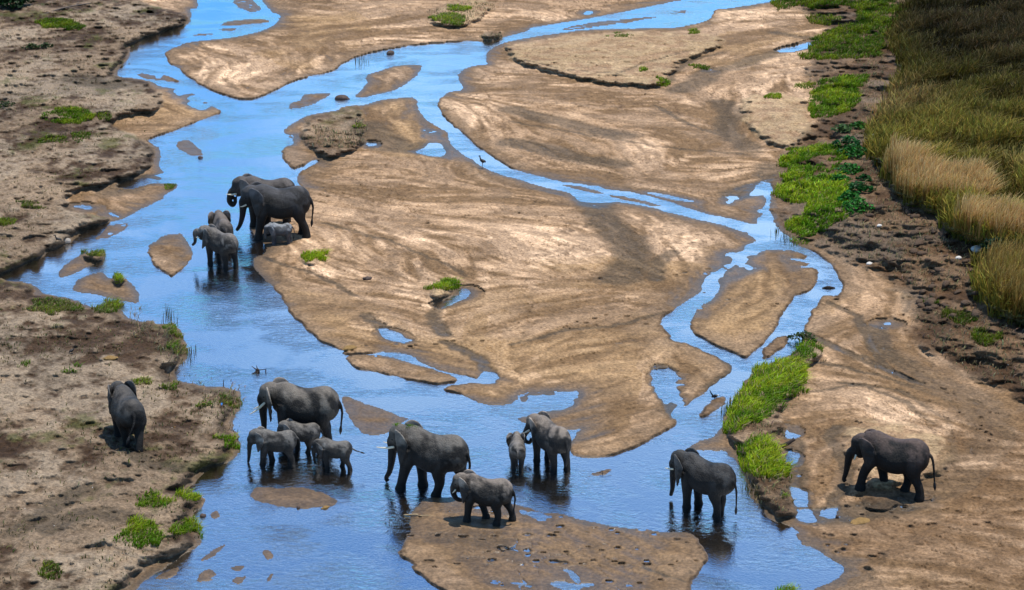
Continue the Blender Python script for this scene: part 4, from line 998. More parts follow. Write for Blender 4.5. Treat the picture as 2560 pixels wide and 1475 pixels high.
RIVERGRASS = [
    (Q(2, [(1270,20),(1330,-30),(1700,-40),(2010,-30),(1910,100),(1830,200),(1810,285),(1650,290),(1500,300),(1410,290),(1480,200),(1560,150),(1680,120),(1710,60),(1640,30),(1480,50),(1420,25),(1300,55)]), 60, .34, .10, .6),
    (Q(2, [(1470,470),(1520,400),(1650,372),(1760,375),(1710,440),(1700,520),(1560,580),(1500,598),(1460,560)]), 100, .30, .06, .85),
    (Q(2, [(1305,770),(1400,730),(1600,712),(1640,760),(1600,830),(1480,868),(1330,900),(1350,850),(1310,805)]), 120, .30, .06, .95),
    (Q(2, [(1290,925),(1340,905),(1500,875),(1620,850),(1670,960),(1660,1060),(1560,1120),(1450,1168),(1340,1130),(1340,1090),(1450,1050),(1430,1000),(1340,990),(1290,980)]), 130, .30, .07, 1.0),
    (Q(2, [(1380,430),(1450,405),(1500,415),(1470,445)]), 90, .2, .2, .8),
    (Q(2, [(1360,1180),(1400,1165),(1490,1185),(1470,1210),(1390,1215)]), 70, .22, .4, .9),
    (Q(2, [(1440,80),(1530,70),(1620,100),(1560,130),(1470,115)]), 60, .25, .2, .6)]
parts = [short_grass(p, d * 2.2, h * .8, dr, .05, dk) for p, d, h, dr, dk in RIVERGRASS]
V, F, C_ = join([p for p in parts if p])
tag(link('riverbank_grass', mesh_np('riverbank_grass', V, F, C_, False), M_GRASS), 'bright green grass carpeting the foot of the right bank', 'grass', kind='stuff')
# separate patches: each one a thing
PATCH = [
    ('bright green grass tuft on the sand below the upper elephants', Q(1, [(1467,1270),(1500,1243),(1560,1238),(1605,1255),(1600,1290),(1560,1285),(1530,1272),(1490,1298)]), .22, .04, 1),
    ('green grass tuft at the end of the pale sand lip above a small pool', Q(1, [(2080,1428),(2120,1405),(2170,1382),(2245,1375),(2258,1412),(2200,1424),(2120,1430)]), .24, .08, 1),
    ('grassy cap on the left islet nearest the left bank', Q(1, [(395,1245),(430,1235),(495,1228),(518,1255),(450,1262)]), .25, .4, .8),
    ('small green tuft on the larger lower left islet', Q(1, [(545,1365),(575,1345),(605,1350),(614,1380),(570,1395)]), .3, .15, .9),
    ('large oval green patch on the upper left bank', Q(1, [(200,565),(260,538),(360,532),(440,550),(455,590),(390,618),(300,605),(220,595)]), .20, .05, .75),
    ('thin green patch right beside the oval patch on the upper left bank', Q(1, [(450,560),(500,550),(545,565),(540,590),(470,595)]), .18, .3, .6),
    ('flat green patch near the top left corner beyond the bare soil', Q(1, [(170,110),(220,95),(300,92),(380,105),(425,135),(400,150),(300,150),(200,130)]), .22, .1, .6),
    ('sparse green patch just below the oval patch on the left', Q(1, [(345,660),(400,640),(440,650),(430,690),(370,705)]), .16, .3, .65),
    ('sparse green patch lowest of those below the oval patch', Q(1, [(180,695),(240,665),(310,670),(335,700),(250,712)]), .16, .3, .65),
    ('green clumps on the sandy knoll at the top middle', Q(1, [(2100,92),(2180,65),(2240,70),(2290,85),(2280,130),(2240,130),(2130,102)]), .28, .35, .9),
    ('thin strip of green on top of the knoll at the top middle', Q(1, [(2190,32),(2250,22),(2320,42),(2300,58),(2220,50)]), .24, .2, .9),
    ('small green tuft on the right shoulder of the dry mound mid river', Q(1, [(1720,618),(1755,608),(1795,615),(1780,636),(1740,630)]), .18, .2, .9),
    ('dull green patch at the left edge above the narrow west arm', Q(1, [(-20,1085),(30,1075),(70,1090),(60,1112),(-20,1118)]), .18, .3, .6),
    ('olive grass patch on the left bank above the west arm', Q(1, [(80,990),(150,995),(230,1015),(200,1035),(110,1020)]), .16, .5, .6),
    ('short green fringe on the damp sand spit at the left', Q(1, [(800,915),(830,905),(862,915),(850,932),(810,938)]), .12, .3, .8),
    ('brown green turf hump at the water end of the west arm', Q(3, [(110,70),(200,30),(280,14),(360,35),(420,70),(400,100),(330,95),(260,105),(150,90)]), .18, .5, .65),
    ('green reeds lining the west arm just right of the turf hump', Q(3, [(430,75),(500,60),(545,32),(590,55),(600,90),(560,95),(480,92)]), .28, .3, .7),
    ('rank grass on the bank corner where the river turns', Q(3, [(795,150),(840,148),(885,185),(898,220),(860,215),(820,185)]), .24, .45, .8),
    ('green and dry grass on the bank edge above the small bay', Q(3, [(830,230),(900,225),(925,265),(922,300),(880,300),(840,270)]), .22, .5, .8),
    ('round bright green tuft on the open left bank', Q(3, [(305,372),(330,350),(355,343),(390,362),(385,385),(335,390)]), .24, .05, .9),
    ('small dark green tuft left of the round bright tuft', Q(3, [(88,348),(120,332),(158,340),(155,358),(105,362)]), .18, .1, .8),
    ('green tuft with dry stems above the lone elephant', Q(3, [(635,430),(700,418),(755,430),(755,448),(680,450)]), .18, .35, .8),
    ('dry green grass fringe on the bank above the tusked elephants', Q(3, [(780,462),(850,430),(880,445),(860,475),(800,472)]), .16, .5, .8),
    ('green grass mat near the blue bird on the bank point', Q(3, [(952,540),(1000,526),(1045,535),(1030,555),(980,558)]), .16, .2, .85),
    ('matted olive grass hanging over the tip of the bank point', Q(3, [(1050,515),(1110,500),(1170,515),(1192,570),(1160,580),(1100,545)]), .22, .45, .75),
    ('bright green tussock on the bank facing the three calves', Q(3, [(1035,722),(1080,702),(1150,706),(1185,745),(1172,775),(1110,757)]), .22, .04, 1),
    ('bright green patch upper left of the lower bank clump', Q(3, [(655,990),(690,940),(760,955),(790,1000),(860,1045),(780,1045),(680,1052),(655,1015)]), .20, .06, .9),
    ('bright green tuft beside the water on the lower bank nose', Q(3, [(852,995),(910,972),(975,985),(985,1020),(930,1038),(870,1020)]), .22, .06, .9),
    ('largest bright green patch near the bottom of the left bank', Q(3, [(556,1215),(600,1150),(690,1108),(745,1160),(795,1190),(790,1245),(660,1258),(585,1232)]), .22, .05, .85),
    ('bright green tussock at the water edge lowest on the left bank', Q(3, [(800,1155),(860,1125),(940,1112),(965,1160),(995,1200),(900,1198),(850,1205)]), .24, .06, .85),
    ('dull green growth on the bottom left ground', Q(3, [(180,1335),(240,1322),(300,1360),(325,1395),(250,1412),(200,1390)]), .2, .3, .55),
    ('rounded green tussock at the upper end of the grassy island', Q(4, [(1352,305),(1385,262),(1450,243),(1515,260),(1532,290),(1490,318),(1400,328)]), .34, .12, 1),
    ('long bright green thicket on the middle of the grassy island', Q(4, [(1125,475),(1180,400),(1262,345),(1345,325),(1432,345),(1455,420),(1420,470),(1340,540),(1290,600),(1200,640),(1070,690),(1035,670),(1045,615),(1100,540)]), .34, .14, 1),
    ('bright green thicket on the lower half of the island behind the dark elephant', Q(4, [(1092,740),(1160,710),(1240,712),(1280,745),(1310,800),(1370,855),(1382,905),(1290,915),(1160,905),(1110,810)]), .32, .12, 1),
    ('leafy green sprig at the dry lower tip of the grassy island', Q(4, [(1300,990),(1325,972),(1352,985),(1345,1003),(1310,1005)]), .2, .05, .9),
    ('green tuft cut by the bottom edge of the picture', Q(4, [(1262,1475),(1290,1440),(1340,1425),(1410,1440),(1440,1470),(1430,1500),(1280,1500)]), .3, .08, 1),
    ('yellow green tuft on the pale sand right of the dark runnel', Q(2, [(1240,487),(1270,465),(1325,463),(1330,482),(1270,492)]), .2, .1, 1),
    ('green tuft at the head of the dark silt runnel', Q(2, [(865,322),(920,318),(985,328),(965,345),(890,340)]), .18, .2, .85),
    ('upright green tuft at the foot of the pale sand bank', Q(2, [(700,385),(740,380),(775,405),(765,428),(725,418)]), .26, .15, .9),
    ('small green sprig on the pale sand bank above the crack', Q(2, [(618,335),(640,328),(668,345),(645,355)]), .18, .1, .9),
    ('green specks on the far rim of the pale sand bank', Q(2, [(455,170),(520,160),(600,172),(590,192),(500,185)]), .16, .3, .85),
    ('green tuft on the far rim of the pale sand bank, right of the specks', Q(2, [(855,150),(890,140),(918,150),(910,168),(870,165)]), .2, .1, .8),
    ('lone green clump on the clods of the right slope', Q(4, [(2020,45),(2060,15),(2095,25),(2090,50),(2040,60)]), .25, .1, .6),
    ('low green scrub in the hollow of the right slope', Q(4, [(2240,215),(2320,175),(2410,185),(2430,230),(2330,262),(2260,250)]), .26, .2, .45),
    ('dull green weeds trailing down the right slope', Q(4, [(2130,90),(2230,70),(2280,120),(2200,160),(2120,130)]), .22, .35, .45),
]
M_TURF = simple('root_soil', tuple(SOILD * .8), .95, .3, 6)
pi_ = 0
for lab, poly, h, dry, dk in PATCH:
    far = np.mean([p[1] for p in poly]) < 420
    r = short_grass(poly, 260 if far else 620, h * .75, dry, .05 if far else .032, dk)
    if r is None or len(r[0]) == 0: continue
    V, F, C_ = r
    o0 = V.mean(0)
    me = mesh_np('grass_tuft', V - o0, F, C_, False)
    tag(link('grass_tuft', me, M_GRASS, loc=tuple(o0)), lab, 'grass tuft', 'patches of green grass on banks and bars')
# dry straw fringes under the island thickets
fr_ = []
for poly in (Q(4, [(1440,300),(1530,290),(1510,345),(1430,345)]), Q(4, [(1400,440),(1455,420),(1400,510),(1340,570),(1300,610),(1260,630),(1290,590),(1350,520)]), Q(4, [(1110,660),(1200,640),(1320,640),(1350,690),(1290,705),(1160,700)]),
             Q(4, [(1150,900),(1385,900),(1370,1010),(1390,1080),(1280,1060),(1190,990)]), Q(4, [(1100,500),(1130,470),(1060,600),(1040,660),(1035,620)]), Q(3, [(1125,440),(1160,425),(1205,430),(1222,460),(1190,480),(1135,470)]),
             Q(2, [(1500,1180),(1700,1000),(1850,980),(2050,1080),(2250,1230),(2230,1450),(2000,1430),(1750,1300)]), Q(4, [(1950,120),(2230,40),(2400,130),(2518,200),(2518,480),(2300,420),(2100,300)]), Q(2, [(1700,300),(1850,250),(1800,500),(1740,700),(1830,900),(1750,960),(1700,700),(1640,650),(1740,500)]),
             Q(1, [(2100,60),(2300,0),(2440,20),(2330,110),(2200,135)]), Q(1, [(2350,178),(2470,165),(2480,190),(2400,200)]), Q(1, [(1480,700),(1700,740),(1800,690),(1780,560),(1700,640),(1560,620)]),
             Q(3, [(640,60),(740,140),(860,170),(930,300),(870,350),(760,250),(640,180)]), Q(3, [(950,460),(1180,490),(1180,570),(1060,620),(960,560)])):
    px, py, P = scatter(poly, 46 if len(fr_) < 5 or len(fr_) > 9 else 24, .4)
    n = len(P)
    fr_.append(blades(P, rng.uniform(.08, .26, n), rng.uniform(.02, .05, n), rng.uniform(.4, 1.0, n), jit(np.array((.26, .21, .11)), n)))
V, F, C_ = join(fr_)
tag(link('dry_grass', mesh_np('dry_grass', V, F, C_, False), M_GRASS), 'dry straw coloured grass fringing the island and bank rims', 'dry grass', kind='stuff')
# sparse weeds over the left bank and slope
px, py, P = scatter([(-60, -20), (330, -20), (480, 60), (300, 190), (380, 330), (200, 500), (60, 640), (-60, 660)], 7, .5, 60000)
q = fbm(P[:, 0] * .45, P[:, 1] * .35, 4, 231); k = (q > .47) | (rng.random(len(P)) < .12); P1 = P[k]
px, py, P = scatter([(-60, 700), (120, 745), (300, 780), (450, 900), (590, 960), (600, 1080), (480, 1200), (500, 1340), (330, 1490), (-60, 1490)], 22, .5, 60000)
q = fbm(P[:, 0] * .6, P[:, 1] * .5, 4, 241); k = (q > .50) | (rng.random(len(P)) < .10); P2 = P[k]
P = np.concatenate([P1, P2]); n = len(P)
cc = np.where((rng.random(n) < .55)[:, None], jit(OLV * 1.1, n), jit(DRYG * .8, n))
V, F, C_ = blades(P, rng.uniform(.04, .16, n), rng.uniform(.02, .05, n), rng.uniform(.3, 1.1, n), cc)
tag(link('bank_weeds', mesh_np('bank_weeds', V, F, C_, False), M_GRASS), 'sparse olive weeds and straw on the bare left bank', 'weeds', kind='stuff')
# tall grass of the right bank
TALL = SCARP[:20] + [(2720, 830), (2720, -60), (2300, -60)]
def tall(poly, dens, h, cols, wid, lean, nmax, seed):
    px, py, P = scatter(poly, dens, .5, nmax)
    n = len(P)
    cl = fbm(P[:, 0] * .55, P[:, 1] * .45, 4, seed); big = fbm(P[:, 0] * .12, P[:, 1] * .10, 3, seed + 3)
    return px, py, P, cl, big, n
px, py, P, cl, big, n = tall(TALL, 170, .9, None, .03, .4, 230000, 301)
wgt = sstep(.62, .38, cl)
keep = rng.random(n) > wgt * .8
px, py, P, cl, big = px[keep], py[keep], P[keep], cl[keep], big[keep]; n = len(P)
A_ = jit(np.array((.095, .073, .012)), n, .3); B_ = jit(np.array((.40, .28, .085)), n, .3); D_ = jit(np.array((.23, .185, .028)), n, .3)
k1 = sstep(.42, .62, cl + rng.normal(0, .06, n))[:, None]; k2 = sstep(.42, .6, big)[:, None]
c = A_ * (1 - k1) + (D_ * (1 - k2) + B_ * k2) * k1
# corner vignette painted in: blade colour darkened towards the far corner of the slope
corner_dark = (sstep(430, 90, py) * sstep(2080, 2330, px))[:, None]
c = c * (1 - corner_dark * .85)
hh = (.20 + 1.05 * cl) * rng.uniform(.4, 1.25, n)
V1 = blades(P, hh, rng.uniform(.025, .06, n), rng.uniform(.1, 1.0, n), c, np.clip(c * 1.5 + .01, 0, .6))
px2, py2, P2_ = scatter([(2715, -60), (3500, -60), (3500, 1200), (2715, 830)], 60, .5, 60000)
n2_ = len(P2_); g2 = fbm(P2_[:, 0] * .5, P2_[:, 1] * .4, 4, 303)[:, None]
V2 = blades(P2_, rng.uniform(.3, 1.1, n2_), rng.uniform(.04, .09, n2_), rng.uniform(.1, 1.0, n2_), jit(np.array((.14, .11, .02)), n2_, .3) * (.4 + 1.2 * g2))
GOLD = [Q(2, [(1840,800),(1900,760),(2010,830),(2150,880),(2290,870),(2345,930),(2340,1000),(2200,1010),(2080,1000),(1960,990),(1870,950)]),
        Q(2, [(2170,1070),(2250,1030),(2380,1060),(2480,1110),(2600,1150),(2600,1210),(2440,1200),(2300,1190),(2180,1150)]),
        Q(2, [(2300,1320),(2400,1300),(2700,1260),(2900,1700),(2518,1560),(2390,1480),(2290,1400)])]
gp = []
for i, poly in enumerate(GOLD):
    px, py, P = scatter(poly, 300, .5, 60000); n = len(P)
    g_ = fbm(P[:, 0] * .8, P[:, 1] * .8, 3, 311)
    c = jit(np.array((.66, .45, .19)) * (1, 1, .62)[i] if i != 2 else np.array((.34, .235, .07)), n, .2, .06)
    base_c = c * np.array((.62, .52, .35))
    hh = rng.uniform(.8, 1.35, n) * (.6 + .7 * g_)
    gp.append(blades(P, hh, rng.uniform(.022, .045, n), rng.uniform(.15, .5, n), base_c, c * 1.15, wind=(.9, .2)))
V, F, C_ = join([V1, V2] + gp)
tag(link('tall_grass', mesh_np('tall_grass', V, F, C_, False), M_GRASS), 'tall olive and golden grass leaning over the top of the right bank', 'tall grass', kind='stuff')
# leafy weeds and bushes: individual plants
M_LEAF = leafmat('leaf', .25, .45)
M_STEM = simple('stem', (.09, .07, .04), .8)
def leafy(lab, px, py, r, h, tone, nleaf=260, name='leafy_plant', cat='plant', grp='broad leaved plants at the foot of the right bank', ls=.10):
    x, y, z = surf(px, py)
    root = bpy.data.objects.new(name, None); sc.collection.objects.link(root); root.location = (x, y, z); root.empty_display_size = .2
    tag(root, lab, cat, grp)
    V = []; F = []; C_ = []
    u = rng.random(nleaf) ** .5; a = rng.uniform(0, 2 * pi, nleaf)
    lump = 1 + .3 * np.sin(a * 3 + rng.uniform(0, 6))
    cx = np.cos(a) * r * u * lump; cyy = np.sin(a) * r * u * lump
    cz = h * (1 - u ** 2 * .7) * rng.uniform(.35, 1.0, nleaf)
    nrm = rng.normal(0, .5, (nleaf, 3)) + np.array([0, 0, 1.0]); nrm /= np.linalg.norm(nrm, axis=1)[:, None]
    t1 = np.cross(nrm, rng.normal(0, 1, (nleaf, 3))); t1 /= np.linalg.norm(t1, axis=1)[:, None]; t2 = np.cross(nrm, t1)
    s = ls * rng.uniform(.6, 1.4, nleaf)[:, None]
    c = np.stack([cx, cyy, cz], 1)
    V = np.stack([c - t1 * s, c - t2 * s * .6 + nrm * s * .15, c + t1 * s, c + t2 * s * .6 + nrm * s * .15], 1).reshape(-1, 3)
    F = np.arange(nleaf * 4).reshape(-1, 4)
    cc = np.repeat(jit(np.array(tone), nleaf, .3), 4, 0)
    link('foliage', mesh_np('foliage', V, F, cc, False), M_LEAF, root)
    st = []
    for k in range(7):
        aa = k * .9 + rng.uniform(0, .5); q = rng.uniform(.4, .85)
        st.append(chain([(0, 0, -.05, .018), (cos(aa) * r * q * .4, sin(aa) * r * q * .4, h * .4, .013), (cos(aa) * r * q, sin(aa) * r * q, h * .75, .006)], 6, 6))
    link('stem', py_mesh('stem', st), M_STEM, root)
LP = [((790,110),.55,'pale leafy plant highest of the weeds by the bare clods',(.05,.10,.03)), ((945,80),.5,'leafy plant just right of the pale topmost weed',(.03,.11,.015)), ((850,255),.75,'large dark leafy plant behind the green grass lawn',(.012,.075,.012)),
      ((900,345),.8,'wide leafy plant touching the largest dark one',(.02,.11,.015)), ((850,505),.65,'leafy plant beside the dark cleft in the lawn',(.022,.12,.015)), ((760,600),.6,'leafy plant nearest the water among the weeds',(.03,.15,.02)),
      ((1000,580),.4,'small dark leafy plant on the bare slope',(.012,.06,.012)), ((955,680),.65,'dark leafy plant alone on brown clods',(.014,.08,.014)), ((860,770),.6,'leafy plant above the lowest pair of weeds',(.025,.13,.018)),
      ((925,870),.75,'lowest and widest leafy plant above the bare clods',(.025,.13,.015)), ((2280,1250),.75,'dark shrub below the golden grass, the left of two',(.010,.03,.014)), ((2450,1265),.6,'dark shrub below the golden grass, the right of two',(.010,.03,.014))]
for (zx, zy), r, lab, tone in LP:
    leafy(lab, 1900 + zx / 3.829, 300 + zy / 3.829, r * .9, r * .75, tone, int(380 * r))
leafy('round dark bush in the top left corner', 32, 16, 1.2, 1.3, (.010, .030, .008), 900, 'bush', 'bush', None, .16)
for px, py, r, lab in ((115, 118, .4, 'low dark weed on the pale soil at the upper left'), (78, 120, .5, 'dark weed clump right of the left frame edge near the top'), (12, 265, .45, 'dark weed at the left frame edge beside the bare soil'), (2010, 850, .5, 'dead looking tussock on the sand at the foot of the slope')):
    leafy(lab, px, py, r, .3, (.03, .05, .015), 120, 'weed', 'weed', 'dark weeds on bare soil', .09)
# reeds standing in the water margin
def reeds(lab, pts, n, h):
    P = []
    for k in range(n):
        p = pts[rng.integers(len(pts))]; x, y = plane_pt(p[0] + rng.normal(0, 7), p[1] + rng.normal(0, 5)); P.append((x, y, 0))
    P = np.array(P); V, F, C_ = blades(P, rng.uniform(.4, 1, n) * h, rng.uniform(.015, .03, n), rng.uniform(.02, .3, n), jit(OLV * .8, n))
    o0 = P.mean(0)
    tag(link('reeds', mesh_np('reeds', V - o0, F, C_, False), M_GRASS, loc=tuple(o0)), lab, 'reeds', 'reeds standing in the river margin')
reeds('thin tall reeds in the water off the bank corner', Q(3, [(800,130),(830,110),(855,135)]), 26, .55)
reeds('short reeds beside the small bay of the left bank', Q(3, [(940,290),(960,285),(945,320)]), 18, .35)
reeds('thin reeds along the lower rim of the grassy island', Q(4, [(1170,970),(1190,1000),(1150,960)]), 34, .35)
reeds('reeds at the water side of the long island thicket', Q(4, [(1060,560),(1040,595),(1085,540),(1115,500)]), 50, .35)
reeds('reeds in the side channel below the green lawn', Q(2, [(1300,1140),(1340,1170),(1370,1195)]), 40, .35)
reeds('dark reed clump in the upper channel', Q(1, [(1750,303),(1770,305),(1785,304)]), 26, .4)
# ---------------------------------------------------------------- rocks, dung, driftwood, birds
M_ROCK = simple('rock', (.30, .26, .22), .85, .35, 7, .3, .04)
M_DROCK = simple('dark_rock', (.075, .05, .04), .7, .35, 7, .3, .04)
M_DUNG = simple('dung', (.24, .15, .06), .95, .5, 12, .1, .05)
M_WOOD = simple('driftwood', (.035, .025, .02), .8, .4, 10, .3, .02)
M_GWOOD = simple('grey_wood', (.13, .10, .08), .8, .4, 10, .3, .02)
def lump(c, r, seed, n=18, m=12, amp=.25):
    V, F = ellip((0, 0, 0), (1, 1, 1), n=n, m=m)
    d = 1 + amp * (fbm(V[:, 0] * 1.3 + seed, V[:, 1] * 1.3 + V[:, 2] * .9, 3, seed) - .5) * 2
    return V * d[:, None] * np.array(r) + np.array(c), F
def rock(name, lab, cat, px, py, r, mat, grp=None, lumps=1, water=False):
    x, y, z = surf(px, py)
    if water: z = 0
    ps = []
    for k in range(lumps):
        o = (0, 0, r[2] * .25) if k == 0 else (random.uniform(-1, 1) * r[0], random.uniform(-.6, .6) * r[1], r[2] * random.uniform(0, .6))
        s = 1 if k == 0 else random.uniform(.35, .6)
        ps.append(lump(o, [q * s for q in r], random.randint(1, 300)))
    tag(link(name, py_mesh(name, ps), mat, loc=(x, y, z), rz=random.uniform(0, 1)), lab, cat, grp)
q = Q(1, [(1920, 282)])[0]; rock('rock', 'smooth dark rock in the upper channel', 'rock', q[0], q[1], (.28, .2, .16), M_DROCK, water=True)
q = Q(1, [(1682, 497)])[0]; rock('rock', 'reddish rock in the water above the dry mound', 'rock', q[0], q[1], (.36, .22, .17), M_DROCK, lumps=3, water=True)
q = Q(1, [(1807, 1375)])[0]; rock('clod', 'rounded brown clod on the sand above the lipped bar', 'clod', q[0], q[1], (.15, .13, .12), M_DROCK, lumps=3)
q = Q(3, [(1720, 268)])[0]; rock('dung_pile', 'rusty dung pile at the water edge of the big bar', 'dung', q[0], q[1], (.28, .24, .09), M_DUNG, 'dung piles left by the herd', 8)
q = Q(3, [(540, 320)])[0]; rock('dung_pile', 'ochre dung pile on the left bank right of the black bird', 'dung', q[0], q[1], (.22, .18, .1), M_DUNG, 'dung piles left by the herd', 7)
q = Q(4, [(1600, 1102)])[0]; rock('clod', 'small dark clod below the far right elephant', 'clod', q[0], q[1], (.06, .06, .09), M_DROCK)
q = Q(3, [(997, 1097)])[0]; rock('rock', 'tiny dark rock in the water below the lower bank nose', 'rock', q[0], q[1], (.11, .08, .07), M_DROCK, water=True)
q = Q(3, [(1468, 1050)])[0]; rock('rock', 'tiny dark stone on the submerged bar below the calves', 'rock', q[0], q[1], (.07, .06, .06), M_DROCK, water=True)
q = Q(1, [(985, 785)])[0]; rock('rock', 'small dark stone in the main channel above the upper elephants', 'rock', q[0], q[1], (.14, .1, .08), M_DROCK, water=True)
rock('stone', 'pale stone at the water edge behind the small dark bird', 'stone', 165, 604, (.22, .15, .12), M_ROCK)
q = Q(3, [(1600, 1052)])[0]; rock('dung_pile', 'small sodden dung lump on the submerged bar', 'dung', q[0], q[1], (.12, .09, .05), M_DUNG, 'dung piles left by the herd', 4, True)
q = Q(4, [(1720, 1118)])[0]; rock('dung_pile', 'flat dung pile on the dark ground below the far right elephant', 'dung', q[0], q[1], (.3, .2, .06), M_DUNG, 'dung piles left by the herd', 7)
for zx, zy, s, lab in ((1105,152,.2,'white stone highest on the right slope'), (1143,1015,.13,'small white stone beside the lowest leafy plant'), (1050,1345+35,.16,'white stone on the sand edge below the clods'), (2085,1245,.3,'flat pale slab left of the two dark shrubs'), (1900,1325,.16,'pale stone in the middle of the clods')):
    rock('stone', lab, 'stone', 1900 + zx / 3.829, 300 + zy / 3.829, (s, s * .8, s * .5), simple('pale_stone', (.55, .52, .48), .8), 'white stones on the right slope')
# clods tumbled down the scarp: many, each its own lump
clod_me = [py_mesh('earth_clod', [lump((0, 0, 0), (1, .85, .7), 400 + k, 12, 8, .45)]) for k in range(5)]
M_CLOD = simple('earth_clod', (.10, .068, .048), .95, .4, 3, .1, .08)
for m_ in clod_me: m_.materials.append(M_CLOD)
cpoly = Q(2, [(1760,1010),(1860,980),(2050,1080),(2130,1170),(2300,1250),(2240,1400),(2330,1560),(2250,1620),(2050,1560),(1900,1380),(1700,1250),(1560,1180),(1650,1120)])
px, py, P = scatter(cpoly, 1.6, .4)
sel = rng.choice(len(P), min(70, len(P)), False)
for k in sel:
    s = rng.uniform(.06, .24) * (1.3 if rng.random() < .15 else 1)
    o = bpy.data.objects.new('earth_clod', clod_me[int(rng.integers(5))]); sc.collection.objects.link(o)
    o.location = (P[k, 0], P[k, 1], P[k, 2] + s * .15); o.scale = (s, s * rng.uniform(.7, 1.1), s * rng.uniform(.6, .9)); o.rotation_euler = (rng.uniform(-.3, .3), rng.uniform(-.3, .3), rng.uniform(0, 6))
    tag(o, 'brown earth clod tumbled on the bare right slope below the tall grass', 'clod', 'earth clods fallen from the right bank')
# driftwood
def wood(name, lab, cat, px, py, limbs, mat, water=False, dz=0):
    x, y, z = surf(px, py)
    if water: z = 0
    tag(link(name, py_mesh(name, [chain(L, 10, 8) for L in limbs]), mat, loc=(x, y, z + dz)), lab, cat)
q = Q(3, [(1268, 407)])[0]
wood('dead_branch', 'spiky dead branch poking out of the water above the biggest elephant', 'branch', q[0], q[1], [[(-.05,0,.0,.05),(.0,0,.10,.055),(.05,0,.0,.04)], [(0,0,.08,.03),(-.12,0,.16,.018),(-.22,.05,.22,.010)], [(0,0,.08,.03),(-.10,-.1,.02,.018),(-.19,-.2,.02,.014)], [(0,0,.08,.03),(-.02,.02,.18,.015),(-.03,.02,.26,.008)], [(0,0,.06,.03),(-.01,-.15,.0,.018),(-.02,-.28,-.02,.012)], [(0,0,.08,.02),(.16,0,.10,.014),(.31,0,.12,.012)], [(.31,0,.13,.012),(.31,-.02,.06,.022),(.30,-.05,-.02,.008)]], M_WOOD, True)
wood('log', 'short black forked log at the foot of the grassy island', 'log', 1956, 1118, [[(-.05,0,.02,.075),(.15,0,.10,.075),(.32,.03,.20,.055),(.43,.04,.24,.03)], [(.30,.03,.19,.03),(.36,.06,.27,.025),(.38,.08,.30,.012)]], M_WOOD, dz=.02)
q = Q(3, [(2040, 1092)])[0]
wood('stick', 'pale broken stick on the left rim of the wet sandbar', 'stick', q[0], q[1], [[(-.35,.05,.02,.02),(0,0,.05,.03),(.1,0,.04,.035)], [(.15,-.05,.03,.02),(.4,-.02,.03,.018),(.65,0,.02,.01)]], simple('pale_wood', (.35, .25, .14), .8))
q = Q(4, [(1760, 950)])[0]
wood('branch', 'thin dark branch on the sand between the legs of the far right elephant', 'branch', q[0] - 10, q[1] + 10, [[(-.1,0,.03,.02),(.0,.5,.05,.02),(-.1,.9,.05,.015)], [(.0,.5,.05,.02),(.3,.55,.08,.01)]], M_WOOD)
q = Q(4, [(1560, -4)])[0]
wood('stick', 'dark stick floating in the right hand channel', 'stick', 2070, 723, [[(-.25,0,.01,.015),(0,0,.05,.05),(.3,0,.01,.02)]], M_WOOD, True)
q = Q(4, [(445, 880)])[0]
wood('twig', 'thin twig on the tiny islet left of the dark elephant', 'twig', q[0], q[1], [[(-.1,0,.02,.012),(0,.0,.1,.012),(.3,0,.06,.008)], [(0,0,.1,.012),(0,-.2,-.02,.008)]], M_WOOD, True)
q = Q(1, [(180, 55)])[0]
wood('branch', 'fallen grey branch on the pale soil at the upper left', 'branch', 170, 22, [[(-1.2,-2.2,.05,.04),(-.4,-.6,.12,.05),(.5,.5,.15,.05),(1.3,1.6,.1,.03)], [(-.2,-.3,.13,.03),(.4,-.6,.15,.02),(1.0,-.6,.1,.015)], [(.4,.3,.15,.03),(.5,1.3,.2,.02)]], M_GWOOD)
wood('post', 'thin upright dead stem at the tip of the bank point', 'stem', 559, 966, [[(0,0,-.05,.018),(.0,0,.12,.016),(.02,0,.27,.010)]], M_WOOD)
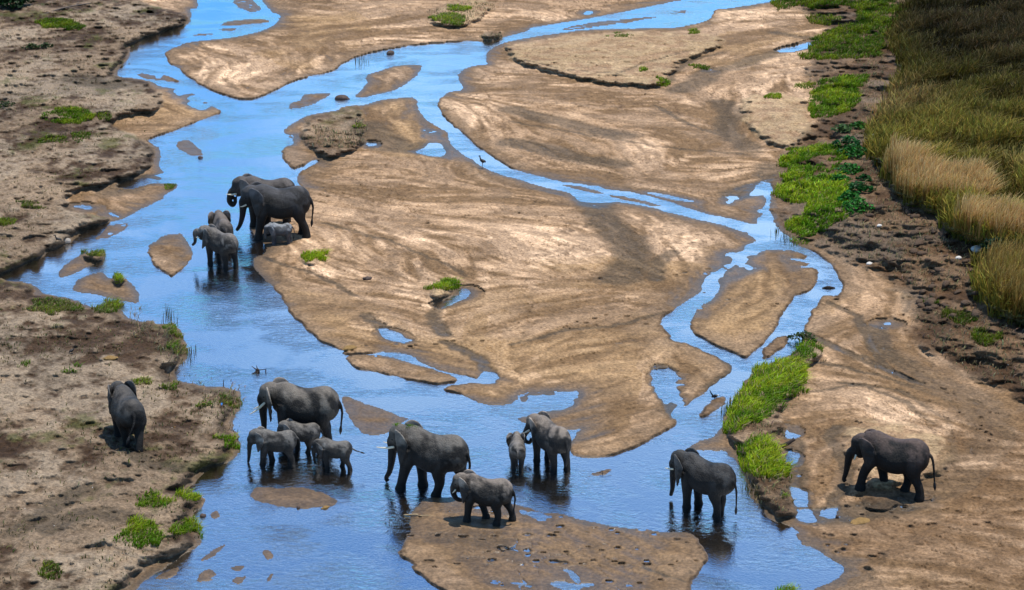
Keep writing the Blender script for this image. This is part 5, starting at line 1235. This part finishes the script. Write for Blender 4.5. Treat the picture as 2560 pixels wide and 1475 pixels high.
# birds
M_BLACK = simple('black_feather', (.012, .010, .010), .5)
M_BLUE = simple('blue_feather', (.0, .16, .50), .4, .2, 20)
M_WHITE = simple('white_feather', (.7, .7, .7), .6)
M_BEAK = simple('beak', (.10, .05, .03), .4)
M_SHANK = simple('shank', (.05, .04, .035), .5)
def bird(lab, px, py, s, rz, col_, head_col=None, pose='stand', neck=.25, tailv=(-.55, .25), water=False, leg=.35):
    """s: body length in metres; faces +x before turning"""
    x, y, z = surf(px, py)
    if water: z = max(z, 0)
    root = bpy.data.objects.new('bird', None); sc.collection.objects.link(root); root.location = (x, y, z); root.rotation_euler = (0, 0, rz); root.empty_display_size = .1
    tag(root, lab, 'bird', None)
    b = leg * s + .18 * s
    ps = [ellip((0, 0, b), (.30 * s, .15 * s, .17 * s), -.35), chain([(.15 * s, 0, b + .08 * s, .10 * s), (.25 * s, 0, b + (.08 + neck * .5) * s, .07 * s), (.30 * s, 0, b + (.08 + neck) * s, .06 * s)], 6, 10),
          chain([(-.2 * s, 0, b, .09 * s), (tailv[0] * s * .8, 0, b + tailv[1] * s * .6, .06 * s), (tailv[0] * s, 0, b + tailv[1] * s, .03 * s)], 6, 10)]
    me = remesh(py_mesh('bird_body', ps), .02 * s if s > .5 else .025 * s, 2)
    link('body', me, col_, root)
    v, f = ellip((.33 * s, 0, b + (.12 + neck) * s), (.09 * s, .07 * s, .07 * s))
    link('head', py_mesh('head', [(v, f)]), head_col or col_, root)
    link('beak', py_mesh('beak', [chain([(.39 * s, 0, b + (.12 + neck) * s, .03 * s), (.48 * s, 0, b + (.10 + neck) * s, .018 * s), (.56 * s, 0, b + (.07 + neck) * s, .006 * s)], 5, 8)]), M_BEAK, root)
    for sg in (1, -1):
        link('leg', py_mesh('leg', [chain([(0, sg * .06 * s, b - .08 * s, .03 * s), (-.02 * s, sg * .06 * s, leg * s * .5, .016 * s), (0, sg * .06 * s, .0, .016 * s), (.08 * s, sg * .06 * s, .0, .012 * s)], 8, 8)]), M_SHANK, root)
        v, f = ellip((-.06 * s, sg * .125 * s, b + .01 * s), (.30 * s, .035 * s, .12 * s), -.30)
        link('wing', py_mesh('wing', [(v, f)]), col_, root)
bird('black bird with pale legs standing on the open left bank', 180, 884, .30, .9, M_BLACK, neck=.05, tailv=(-.5, -.22), leg=.22)
bird('vivid blue small bird perched on the left bank point', 554, 1015, .21, 1.4, M_BLUE, M_BLACK, neck=.12, tailv=(-.35, -.2), leg=.12)
bird('long legged black and white wader beside the narrow channel', 1206, 421, .50, 2.6, M_BLACK, M_BLACK, neck=.35, tailv=(-.4, -.1), leg=.6, water=True)
bird('dark bird with its long tail cocked up at the midstream shoal', 1787, 997, .36, -.3, M_BLACK, M_WHITE, neck=.02, tailv=(-.55, .62), leg=.1, water=True)
bird('small dark bird at the water edge of the upper left bank', 146, 608, .42, 2.9, M_BLACK, neck=.3, tailv=(-.4, -.15), leg=.25, water=True)
# green weed lying on the striding elephant's head and shoulders
for o in list(sc.objects):
    if o.get('label', '').startswith('large tusked elephant striding'):
        H_ = 2.2; n = 260
        a = rng.normal(0, 1, (n, 2))
        g1 = np.stack([.56 + a[:120, 0] * .022, a[:120, 1] * .03, np.full(120, .975)], 1)
        g2 = np.stack([.33 + a[120:, 0] * .05, a[120:, 1] * .05, np.full(140, 1.0) - a[120:, 1] ** 2 * .02], 1)
        P = np.concatenate([g1, g2]) * H_
        V, F, C_ = blades(P, rng.uniform(.01, .04, n), rng.uniform(.008, .018, n), rng.uniform(.5, 1.4, n), jit(GRN * 1.2, n))
        me = mesh_np('water_weed', V, F, C_, False); w_ = link('water_weed', me, M_GRASS)
        w_.matrix_world = o.matrix_world.copy(); w_.location = o.location; w_.rotation_euler = o.rotation_euler
        tag(w_, 'scraps of green water weed lying on the striding elephant', 'water weed')
